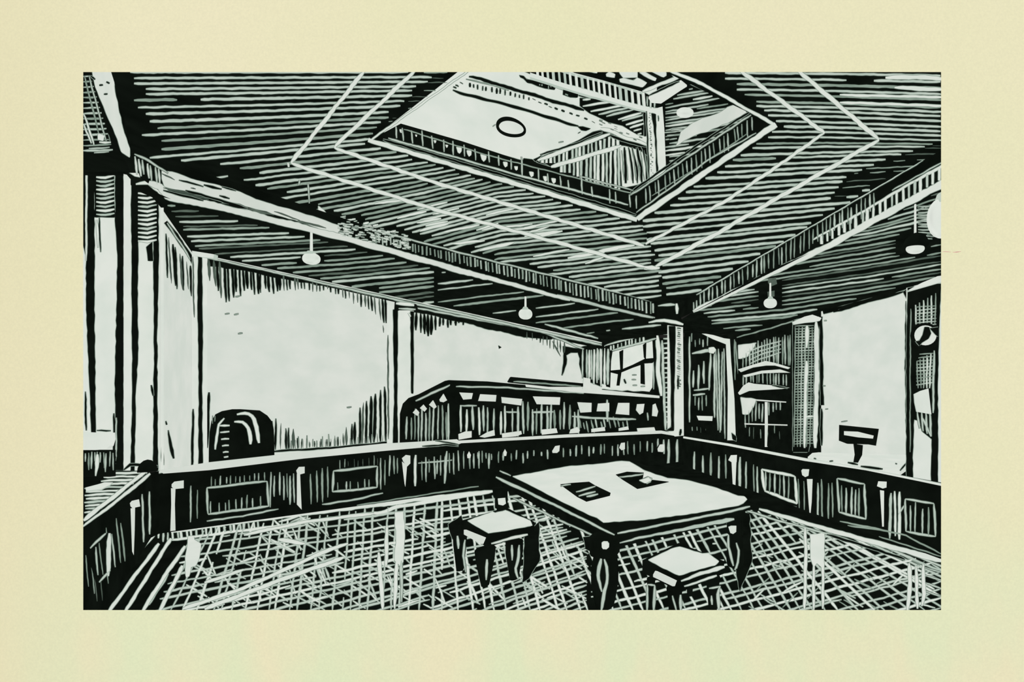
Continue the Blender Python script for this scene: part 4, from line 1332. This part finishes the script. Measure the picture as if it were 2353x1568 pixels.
def deco7(m, q):
    m.rough(q, cF(2020, 340, 2275, 300, 2262, 700, 2250, 1100, 2255, 1500, 2250, 1860, 2200, 1860, 2205, 1500, 2130, 1440, 2110, 1360, 2070, 1350, 2060, 1600, 2060, 1860, 2010, 1860, 2010, 900), K, 1, amp=0.9)
    for i in range(6):
        m.line(q, cF(2080 + i * 31, 470 - i * 18, 2085 + i * 29, 620), 2.4, RN.choice([G, D, W]), 2)
    for i in range(7):
        m.line(q, cF(2080, 490 + i * 24, 2240, 475 + i * 24), 2.2, RN.choice([G, D]), 2)
    for i in range(6):
        m.line(q, cF(2090 + i * 27, 900 - i * 14, 2100 + i * 22, 1110), 2.6, RN.choice([G, W, D]), 2)
    for i in range(10):
        m.line(q, cF(2110 - min(i, 3) * 8, 850 + i * 26, 2225, 840 + i * 25), 2.4, RN.choice([G, D]), 2)
    m.line(q, cF(2225, 820, 2220, 1000, 2215, 1300), 4, G, 2)
    for i in range(4):
        m.line(q, cF(2095 + i * 32, 1290, 2110 + i * 30, 1420 + i * 20), 4, G, 3)
    m.line(q, cF(2130, 1330, 2200, 1480), 4, G, 3)
    m.line(q, cF(2045, 500, 2040, 900, 2040, 1600), 2, D, 2)


def cap7(m, q):
    m.slab(q, cF(2030, 355, 2130, 300, 2250, 250, 2400, 230, 2400, 290, 2275, 295, 2040, 362), 0.06, W, G)


PIER = column('broad black hatched pier carrying a round clock at the right edge', 4.36, cF(2010, 340, 2400, 270, 2400, 1900, 2010, 1860), deco7, cap=cap7)

# ================================================================ THINGS ON THE PIER
CK = facing(4.5 - 0.14 - 0.005)
ccx, ccy, crr = 2126.5, 771, 25.5
t = Thing('wall_clock', 'round clock with half shaded dial on the black pier at right', 'clock', CK.P(ccx, ccy))
ring = [(ccx + crr * math.cos(k * 0.2618), ccy + crr * .9 * math.sin(k * 0.2618)) for k in range(24)]
big = [(ccx + (crr + 6) * math.cos(k * 0.2618), ccy + (crr + 5) * .95 * math.sin(k * 0.2618)) for k in range(24)]
t.part('rim', MB().slab(CK, big, 0.03, K))
m = MB()
m.poly(CK, ring, W, 13)
m.rough(CK, cF(2150, 640, 2185, 640, 2200, 690, 2180, 730, 2130, 760, 2110, 785, 2080, 750, 2110, 745, 2135, 700), K, 15, amp=1)
m.rough(CK, cF(2190, 650, 2260, 640, 2260, 720, 2235, 700), K, 15, amp=1)
t.part('dial', m)

m = MB()
m.slab(CK, cF(2070, 1155, 2120, 1130, 2180, 1112, 2190, 1200, 2203, 1310, 2150, 1300, 2090, 1290, 2075, 1220), 0.012, W, G)
o = m.build('paper_notice')
tag(o, 'white paper notice hanging on the black pier below the clock', 'notice')

# ================================================================ WHITE COUNTER AND SIGN ON THE RIGHT
WC = level(0.905)
t = Thing('counter', 'white topped counter behind the right partition', 'counter', tuple(WC.P(1975, 1065).xy) + (0,))
cpx = cI(1255, 335, 1290, 305, 1340, 300, 2020, 320, 2030, 400, 1960, 448, 1870, 445, 1400, 362)
tp = [WC.P(x, y) for x, y in cpx]
m = MB()
m.prism(tp, [p - Vector((0, 0, 0.06)) for p in tp], W, W)
for p, w in ((cI(1660, 405, 1830, 430), 5), (cI(1300, 345, 1320, 350), 4), (cI(1420, 368, 1450, 365), 4), (cI(1960, 440, 2020, 370), 4), (cI(1925, 385, 1940, 390), 4), (cI(1560, 380, 1640, 395), 5)):
    m.line(WC, p, w, K, 2)
t.part('countertop', m)
m = MB()
m.prism([p - Vector((0, 0, 0.06)) for p in tp], [Vector((p.x, p.y, 0)) for p in tp], K, K)
t.part('body', m)

dS = WC.P(1972, 1066).y
SG = facing(dS)
sz0 = WC.p.z + 0.012
t = Thing('stand_sign', 'small black stand sign with white slot on the white counter', 'sign', SG.P(1972, 1066))
m = MB()
m.slab(SG, cI(1502, 90, 1800, 120, 1778, 250, 1720, 240, 1560, 235, 1500, 212), 0.03, K)
bo = t.part('board', m)
m = MB()
m.slab(SG, cI(1535, 138, 1640, 142, 1760, 172, 1755, 195, 1640, 185, 1535, 168), 0.04, W)
t.part('slot', m, 'white slot', under=bo)
m = MB()
m.slab(SG, cI(1612, 235, 1678, 245, 1672, 320, 1640, 380, 1612, 378, 1622, 320), 0.03, K)
m.v = [(x, y, max(z, sz0)) for x, y, z in m.v]
t.part('post', m)

# ================================================================ CABINET BEHIND THE PARTITION
dc0, dc1 = 6.95, 10.3
g0 = CAM + ray(1031, PY) * dc0
g1 = CAM + ray(1522, PY) * dc1
g2 = CAM + ray(928, PY) * 6.35
CF = upright((g0.x, g0.y), (g1.x, g1.y))
CS = upright((g2.x, g2.y), (g0.x, g0.y))
t = Thing('cabinet', 'long dark panelled cabinet with a row of small bright windows behind the partition', 'cabinet', (g0.x, g0.y, 0))
m = MB()
fr = down(CF, cE(705, 780, 1000, 790, 1740, 860, 2320, 905, 2345, 920))
m.prism(fr, back_of(CF, fr, 0.5), K, K)
m.ticks(CF, cE(760, 980, 1250, 1000), cE(760, 1180, 1250, 1200), 13, 4, [G, W], 2, jt=8, jb=8, x0=1052, x1=1190)
m.ticks(CF, cE(1260, 960, 1700, 980), cE(1260, 1190, 1700, 1180), 10.5, 4, [G, G, D], 2, jt=14, jb=8)
m.ticks(CF, cE(1680, 1080, 2080, 1090), cE(1680, 1160, 2080, 1150), 10, 3.6, [G, D], 2, jt=8, jb=8, lean=0.2)
for p, w in ((cE(790, 975, 920, 978), 3), (cE(1130, 1022, 1240, 1028), 3), (cE(1340, 1025, 1510, 1025), 4), (cE(1650, 1060, 1900, 1075, 2140, 1082), 4), (cE(1920, 930, 1920, 1100), 5), (cE(760, 830, 1100, 835, 1740, 880), 3),
             (cE(700, 960, 700, 1240), 5), (cE(2225, 1030, 2235, 1090), 4)):
    m.line(CF, p, w, G, 2)
t.part('body', m)
m = MB()
fr = down(CS, cE(705, 780, 500, 885, 420, 915, 375, 960, 352, 1040, 350, 1250)[::-1])
m.prism(fr, back_of(CS, fr, 0.3), K, K)
m.line(CS, cE(450, 940, 600, 870, 720, 815), 4, G, 2)
m.ticks(CS, cE(370, 1120, 450, 1060, 700, 980), cE(370, 1245, 700, 1240), 9, 3.2, [G, G, D], 2, jt=20, jb=5)
t.part('end_panel', m)
m = MB()
m.slab(CF, cE(1180, 755, 1735, 805, 1735, 830, 1480, 830, 1170, 795, 1160, 790), 0.2, K)
m.line(CF, cE(1200, 790, 1720, 828), 3, D, 70)
t.part('top_board', m, 'raised black board')
m = MB()
m.slab(CF, cE(1290, 808, 1700, 822, 1730, 850, 1740, 760, 1790, 770, 1790, 845, 2320, 900, 2320, 918, 1740, 878, 1300, 832), 0.06, W, G)
t.part('cornice', m, 'pale upper edge')
for p in (cE(785, 875, 890, 880, 880, 925, 815, 930), cE(945, 888, 1070, 895, 1065, 945, 930, 940), cE(1108, 910, 1268, 925, 1260, 975, 1112, 955), cE(1350, 905, 1560, 912, 1555, 970, 1380, 965),
          cE(1692, 950, 1800, 955, 1798, 1025, 1715, 1030), cE(1850, 960, 1935, 955, 1935, 1020, 1840, 1020), cE(2005, 955, 2090, 955, 2088, 1048, 1985, 1040), cE(2150, 965, 2205, 962, 2195, 1030, 2170, 1045, 2142, 1010),
          cE(2270, 970, 2290, 960, 2310, 1020, 2300, 1060, 2265, 1055)):
    t.part('window', MB().slab(CF, p, 0.03, W, G), 'small bright opening')
for p in (cE(430, 1030, 455, 1000, 480, 1030, 465, 1055), cE(485, 995, 512, 968, 538, 1000, 520, 1022), cE(555, 970, 585, 935, 612, 985, 595, 1000), cE(635, 930, 665, 885, 692, 935, 665, 950, 640, 945)):
    t.part('window', MB().slab(CS, p, 0.03, W, G), 'small bright opening')
for p in (cE(778, 1195, 830, 1175, 880, 1172, 880, 1220, 780, 1238), cE(940, 1215, 1000, 1180, 1055, 1162, 1058, 1205, 980, 1222), cE(1112, 1190, 1260, 1170, 1265, 1195, 1220, 1212, 1115, 1222),
          cE(1415, 1160, 1530, 1150, 1540, 1185, 1420, 1200), cE(1640, 1160, 1690, 1140, 1710, 1165, 1700, 1185, 1630, 1190), cE(1800, 1155, 1900, 1140, 1905, 1170, 1800, 1180), cE(2010, 1150, 2080, 1135, 2085, 1160, 2010, 1170),
          cE(2150, 1150, 2280, 1142, 2295, 1185, 2160, 1195)):
    t.part('ledge', MB().slab(CF, p, 0.04, W, G), 'white ledge block')

# ================================================================ ARCHED CHAIR
CH = facing(5.35)
ar = cD(1000, 1570, 1005, 1450, 1020, 1360, 1050, 1310, 1100, 1285, 1180, 1270, 1330, 1280, 1390, 1320, 1425, 1365, 1440, 1430, 1445, 1570)
p0, p1 = CH.P(482, 1060), CH.P(611, 1060)
t = Thing('armchair', 'dark chair with arched back and pale curved highlights behind the left partition', 'chair', ((p0.x + p1.x) / 2, 5.35, 0))
m = MB()
o_ = ar + L2(613, 1110, 479, 1110)
m.slab(CH, o_, 0.1, K)
QF = Plane(CH.p + CH.n * 0.1, CH.n)
for p, w in ((cD(1215, 1310, 1290, 1300, 1340, 1330, 1370, 1420, 1385, 1530), (5, 9)), (cD(1195, 1365, 1260, 1370, 1300, 1410, 1320, 1480, 1322, 1540), (5, 8)), (cD(1120, 1340, 1075, 1390, 1060, 1480, 1050, 1580), (3, 5))):
    m.line(QF, p, w, W, 2)
for i, u in enumerate((1395, 1445, 1497, 1550, 1600, 1635)):
    m.line(QF, cD(1080 + i * 7, u + 3, 1120, u, 1160 - i * 2, u - 2), (3, 4), W, 2)
m.ticks(QF, cD(1020, 1330, 1060, 1310), cD(1020, 1400, 1060, 1360), 5, 2, [D], 2)
t.part('backrest', m)
m = MB()
m.box(p0.x, p1.x, 5.35, 5.95, 0.42, 0.54, K)
t.part('seat', m)
for sx in (p0.x + .08, p1.x - .08):
    for sy in (5.43, 5.88):
        m = MB()
        m.lathe((sx, sy), [(0.43, 0.035), (0.2, 0.028), (0.0, 0.022)], K, 10)
        t.part('leg', m)

# ================================================================ WRITING TABLE
ZT = 0.75
TT = level(ZT)
corners = L2(1136, 1091, 1441, 1055, 1742, 1160, 1411, 1228)
tc_ = [TT.P(x, y) for x, y in corners]
tb_ = [p - Vector((0, 0, 0.045)) for p in tc_]
cen = sum(tc_, Vector()) / 4
t = Thing('writing_table', 'large square table with white top and dark turned legs in the foreground', 'table', (cen.x, cen.y, 0))
m = MB()
m.prism(tc_, tb_, K, K)
m.rough(TT, cH(1195, 485, 1420, 445, 1640, 405, 1850, 390, 2030, 368, 2090, 372) + cI(0, 440, 180, 500, 330, 515, 560, 575, 720, 635, 770, 638, 790, 660, 760, 690, 720, 708, 400, 765, 0, 818) + cH(2100, 822, 1890, 838, 1840, 800, 1780, 780, 1500, 640), W, 1, amp=0.8)
SL = upright(tc_[0].xy, tc_[3].xy)
SR = upright(tc_[3].xy, tc_[2].xy)
m.line(TT, cH(1065, 490, 1300, 600, 1600, 745, 1975, 935), (6, 4), G, 2)  # thin highlights along the table edges, drawn as pale strokes
m.line(TT, cH(1095, 440, 1180, 480), 3.5, G, 2)
m.line(SR, cM(440, 262, 800, 190, 1200, 110, 1750, 5, 2150, -85), (4, 5), G, 2)
top_part = t.part('tabletop', m, 'white top with black rim')
m = MB()
ins = [cen + (p - cen) * 0.93 for p in tb_]
inb = [Vector((p.x, p.y, 0.57)) for p in ins]
m.prism(ins, inb, K, K)
AL = upright(ins[0].xy, ins[3].xy)
AR = upright(ins[3].xy, ins[2].xy)
m.line(AL, cH(1195, 650, 1500, 795, 1870, 965), (4, 3), G, 2)
m.line(AR, cM(470, 385, 700, 320, 1200, 225, 1700, 120, 1945, 75), (3, 9), G, 2)
t.part('apron', m)


def table_leg(px, ytop, prof, dep, dots=None, strokes=()):
    c = CAM + ray(px, PY) * dep
    k = dep / FPX
    m = MB()
    m.lathe((c.x, c.y), [(max(0.0, EYE + (PY - y) * k), r * k) for y, r in prof], K, 18)
    fp = facing(dep - max(r for _, r in prof) * k - 0.004)
    for p, w in strokes:
        m.line(fp, p, w, G, 1)  # highlights on the turned leg, painted as pale strokes
    o = t.part('leg', m)
    if dots:
        m = MB()
        m.slab(fp, dots, 0.012, W, G)
        t.part('rosette', m, 'small white square block', under=o)


lf = ins[3]
yb = lambda d: PY + EYE * FPX / d
d_ = lf.y + 0.06
table_leg(1390, 1210, [(1232, 34), (1268, 34), (1270, 24), (1278, 26), (1300, 31), (1335, 31), (1362, 27), (1390, 21), (1412, 17), (yb(d_) - 6, 15), (yb(d_), 15)], d_,
          cM(238, 380, 262, 366, 310, 368, 332, 395, 330, 440, 300, 465, 255, 462, 240, 440),
          [(cM(235, 585, 200, 700, 195, 840, 225, 960, 245, 1010), (8, 5)), (cM(275, 590, 305, 700, 310, 880, 275, 1010, 255, 1120, 230, 1260), (5, 7)), ])
d_ = ins[2].y + 0.05
table_leg(1689, 1190, [(1185, 19), (1225, 19), (1228, 14), (1250, 18), (1285, 20), (1320, 18), (1345, 14), (yb(d_) - 5, 10), (yb(d_), 10)], d_,
          cM(1870, 180, 1905, 165, 1972, 165, 1970, 240, 1930, 268, 1895, 255),
          [(cM(1870, 280, 1870, 440, 1905, 560, 1935, 680), (5, 5)), (cM(1970, 380, 2000, 480, 1995, 620, 1955, 760, 1950, 860, 1970, 990), (4, 5))])
d_ = ins[0].y - 0.02
table_leg(1152, 1130, [(1125, 13), (1165, 13), (1168, 9), (1185, 12), (1210, 12), (yb(d_) - 5, 7), (yb(d_), 7)], d_,
          cH(1080, 655, 1135, 650, 1140, 695, 1120, 708, 1085, 700))
d_ = ins[1].y - 0.1
table_leg(1450, 1075, [(1062, 9), (1100, 9), (1102, 7), (1130, 9), (yb(d_) - 4, 5), (yb(d_), 5)], d_)

# the two dark pads on the table
for px, hl, lab in ((cH(1560, 545, 1640, 535, 1780, 525, 1830, 555, 1945, 610, 1940, 630, 1760, 675, 1690, 640, 1600, 575),
                     [cH(1680, 605, 1760, 580, 1830, 562), cH(1700, 635, 1830, 600), cH(1760, 640, 1850, 620), cH(1560, 560, 1640, 545)], 'dark writing pad with pale lines on the table, nearer to the left stool'),
                    (cH(1985, 470, 2070, 448, 2200, 455) + cI(-10, 500, 60, 510, 190, 525, 100, 545, 0, 568) + cH(2150, 578, 2040, 510),
                     [cH(2010, 490, 2100, 480, 2200, 468), cH(2170, 520, 2240, 490, 2265, 515, 2220, 540)], 'dark writing pad with a pale middle on the table, nearer to the far edge')):
    m = MB()
    pl = level(ZT + 0.012)
    f = [pl.P(x, y) for x, y in px]
    m.prism(f, [Vector((p.x, p.y, ZT + 0.0055)) for p in f], K, K)
    for h, w in zip(hl, (3, 4, 5, 3)):
        m.line(pl, h, w, G, 1)
    if len(hl) == 2:
        m.rough(pl, cH(2165, 515, 2235, 492, 2260, 515, 2212, 538), W, 2)
    o = m.build('writing_pad')
    tag(o, lab, 'pad', 'writing pads on the table')


# ================================================================ STOOLS
def stool(label, z, outer, white, thick_px, strip, rlines, legs, drop=0.11):
    pl = level(z)
    tp = [pl.P(x, y) for x, y in outer]
    bt = [p - Vector((0, 0, drop)) for p in tp]
    cen = sum(tp, Vector()) / 4
    t = Thing('stool', label, 'stool', (cen.x, cen.y, 0), 'stools by the writing table')
    m = MB()
    m.prism(tp, bt, K, K)
    m.rough(pl, white, W, 1, amp=0.7, step=8)
    sl, sr = upright(tp[0].xy, tp[3].xy), upright(tp[3].xy, tp[2].xy)
    for p, w in rlines:
        m.line(sr, p, w, W, 1)
    s = t.part('seat', m, 'white padded seat with black sides')
    m = MB()
    m.slab(sl, strip, 0.006, W)
    t.part('edge_plate', m, 'white strip on the seat side', under=s)
    for px, dep, prof, st in legs:
        c = CAM + ray(px, PY) * dep
        k = dep / FPX
        m = MB()
        ybm = PY + EYE * FPX / dep
        pr = [(min(EYE + (PY - y) * k, z - drop - 0.002), r * k) for y, r in prof if EYE + (PY - y) * k > 0.03] + [(0.0, prof[-1][1] * k)]
        m.lathe((c.x, c.y), pr, K, 14)
        fp = facing(dep - max(r for _, r in prof) * k - 0.003)
        for p, w in st:
            m.line(fp, p, w, G, 1)
        t.part('leg', m)


zs = 0.56
dl = level(zs)
dfr = dl.P(1118, 1232).y
stool('white seated dark stool standing by the left corner of the table', zs, L2(1060, 1197, 1163, 1166, 1228, 1200, 1120, 1234),
      cH(850, 825, 1040, 755, 1060, 765, 1140, 745, 1330, 825, 1345, 862, 1110, 905, 1010, 920, 940, 880), 25,
      cH(820, 895, 835, 895, 985, 955, 965, 1003, 950, 1003, 820, 930), [(cH(1030, 1000, 1200, 955, 1310, 928), (3, 6))],
      [(1057, dl.P(1062, 1197).y - 0.02, [(1225, 14), (1250, 13), (1290, 9), (1312, 7)], [(cH(770, 940, 780, 1040), 6), (cH(830, 970, 815, 1100, 835, 1220), 4)]),
       (1115, dfr + 0.1, [(1262, 21), (1285, 19), (1320, 13), (1350, 9), (1362, 8)], [(cH(1000, 1120, 990, 1280), (7, 3))]),
       (1182, dl.P(1215, 1204).y - .1, [(1245, 18), (1270, 18), (1310, 12), (1338, 9)], [(cH(1190, 1010, 1190, 1130), (7, 3)), (cH(1245, 1010, 1240, 1100, 1215, 1200, 1240, 1275), 5)]),
       (1172, dl.P(1163, 1170).y - .05, [(1210, 10), (1260, 9), (1290, 6)], [])])

zs = 0.49
dl = level(zs)
stool('white seated dark stool in the foreground by the right table leg', zs, L2(1476, 1288, 1560, 1248, 1664, 1290, 1564, 1330),
      cM(840, 600, 1130, 460, 1240, 432, 1370, 470, 1530, 520, 1610, 515, 1680, 570, 1750, 620, 1700, 670, 1480, 725, 1240, 800, 1180, 780, 980, 680), 25,
      cM(925, 745, 950, 750, 1200, 870, 1175, 940, 1150, 940, 900, 820, 900, 790), [(cM(1260, 875, 1500, 780, 1820, 690), (4, 9)), (cM(1300, 940, 1500, 880, 1720, 800), (3, 5))],
      [(1496, dl.P(1480, 1288).y - 0.02, [(1330, 10), (1360, 8), (1403, 8), (1410, 8)], [(cM(830, 920, 925, 930), 5), (cM(828, 920, 820, 1260), 5), (cM(925, 930, 905, 1260), 6)]),
       (1550, dl.P(1564, 1330).y + 0.1, [(1352, 19), (1380, 15), (1410, 13), (1440, 10)], [(cM(1250, 1050, 1260, 1260), 7), (cM(1150, 1060, 1200, 1260), 4)]),
       (1638, dl.P(1655, 1290).y - .05, [(1325, 17), (1360, 13), (1410, 9), (1420, 9)], [(cM(1760, 940, 1730, 1040, 1750, 1260), 6), (cM(1620, 970, 1770, 940), 5), (cM(1655, 1060, 1660, 1180), 5)]),
       (1585, dl.P(1560, 1250).y - .05, [(1340, 8), (1370, 7), (1395, 6)], [])])


# ================================================================ LAMPS
YS = 0.4       # the globes are flattened front to back


def globe(c, a, rz, mat=W, n=20, k=12):
    m = MB()
    m.lathe((c.x, c.y), [(c.z + rz * math.cos(3.1416 * i / k), max(0.003, a * abs(math.sin(3.1416 * i / k)) ** 0.8)) for i in range(k + 1)], mat, n)
    m.v = [(x, c.y + (y - c.y) * YS, z) for x, y, z in m.v]
    return m


def lamp(label, px, py, hw, hh, cord_top, d=None, cord=True, ceil=ZM, extra=None, group='globe pendant lamps under the gallery'):
    if d is None:
        d = (ceil - EYE) * FPX / (PY - cord_top)
    c = CAM + ray(px, py) * d
    sx, sz = (px - PX) / FPX, (PY - py) / FPX
    a = hw * d / FPX / math.sqrt(1 + (YS * sx) ** 2)
    rz = max(a * 0.35, math.sqrt(max(1e-6, (hh * d / FPX) ** 2 - (sz * a * YS) ** 2)))
    t = Thing('pendant_lamp', label, 'lamp', (c.x, c.y, ceil), group)
    if cord:
        r = 2.4 * d / FPX
        m = MB().lathe((c.x, c.y), [(ceil, r * 0.8), (c.z + rz * .9, r)], W, 8)
        t.part('cord', m)
        m = MB().lathe((c.x, c.y), [(c.z + rz * 1.25, a * .3), (c.z + rz * .7, a * .5)], G, 14)
        t.part('cap', m)
    o = globe(c, a, rz)
    t.part('globe', o, smooth=True)
    return t, c, a, rz


lamp('white globe pendant lamp hanging above the arched chair', 715.5, 595, 21.5, 13.5, 535)
lamp('white globe pendant lamp hanging above the dark cabinet', 1207.5, 722, 16, 12.5, 682)
lamp('white globe pendant lamp hanging above the door and dark shop window', 1770, 697, 15.5, 11.5, 650)
t, c, a, rz = lamp('white globe pendant lamp with black shade hanging at the upper right', 2103, 572, 22, 12, 470)
m = MB().lathe((c.x, c.y), [(c.z + rz * 3.0, a * .35), (c.z + rz * 2.2, a * .9), (c.z + rz * .5, a * 1.25), (c.z + rz * .35, a * 1.2)], K, 18)
t.part('lamp_shade', m, 'black shade')
lamp('large bright globe lamp cut off by the right edge of the picture', 2166, 502, 37, 46, 395, d=4.2)
lamp('small white lamp glowing in the upper storey', 1574, 259, 20, 12, 0, d=5.3, ceil=EYE + 6.0, cord=False, group='lamps of the upper storey')

# ================================================================ THE PAGE: sheet on the front wall with the picture opening
YP = 2.25
PG = facing(YP)
hole = [PG.P(x, y) for x, y in L2(190, 165, 2163, 165, 2163, 1403, 190, 1403)]


def framed(y, x0, x1, z0, z1, h, mat, t):
    m = MB()
    hx0, hx1, hz0, hz1 = h[0].x, h[1].x, h[2].z, h[0].z
    for a, b, c, d in ((x0, hx0, z0, z1), (hx1, x1, z0, z1), (hx0, hx1, hz1, z1), (hx0, hx1, z0, hz0)):
        m.box(a, b, y, y + t, c, d, mat)
    return m


m = framed(YP, -6.6, 4.2, -1.0, 6.2, hole, CREAM, 0.002)
QP = off(PG, 0.0)
m.line(QP, L2(2166, 579, 2185, 579), 2, RED, 0.2)
m.line(QP, L2(2189, 580, 2208, 578), 2.2, RED, 0.2)
o = m.build('paper_page')
tag(o, 'cream paper page surrounding the black and white picture', 'page')
wide = [hole[0] + Vector((-.25, 0, .2)), hole[1] + Vector((.25, 0, .2)), hole[2] + Vector((.25, 0, -.2)), hole[3] + Vector((-.25, 0, -.2))]
struct('wall_front', framed(YP + 0.004, -6.6, 4.2, 0.0, 6.2, wide, K, 0.03))

# ================================================================ LIGHT
dirs = [Vector(v).normalized() for v in ((1, 0, 0), (-1, 0, 0), (0, 1, 0), (0, -1, 0), (0, 0, 1), (0, 0, -1),
                                         (1, 1, 1), (1, 1, -1), (1, -1, 1), (1, -1, -1), (-1, 1, 1), (-1, 1, -1), (-1, -1, 1), (-1, -1, -1))]
for i, d in enumerate(dirs):  # shadowless fill suns from all sides, added for even brightness
    l = bpy.data.lights.new('fill_sun', 'SUN')
    l.energy = 1.0 * (0.80 if i < 6 else 0.93)
    l.angle = 0.2
    l.use_shadow = False
    l.specular_factor = 0
    o = bpy.data.objects.new('fill_sun', l)
    o.rotation_euler = (-d).to_track_quat('-Z', 'Y').to_euler()
    o.location = (0, 0, 20)
    COL.objects.link(o)
w = bpy.data.worlds.new('world')
scene.world = w
w.use_nodes = True
w.node_tree.nodes['Background'].inputs['Color'].default_value = (0.9, 0.88, 0.8, 1)
w.node_tree.nodes['Background'].inputs['Strength'].default_value = 0.02
scene.view_settings.view_transform = 'Standard'
scene.cycles.diffuse_bounces = 0
scene.cycles.max_bounces = 2

# ================================================================ CAMERA
cd = bpy.data.cameras.new('camera')
cd.sensor_fit = 'HORIZONTAL'
cd.sensor_width = 36
cd.lens = 36 * FPX / 2353
cd.shift_x = (2353 / 2 - PX) / 2353
cd.shift_y = (PY - 1568 / 2) / 2353
cd.clip_start = 0.05
co = bpy.data.objects.new('camera', cd)
co.location = CAM
co.rotation_euler = (math.pi / 2, 0, 0)
COL.objects.link(co)
scene.camera = co
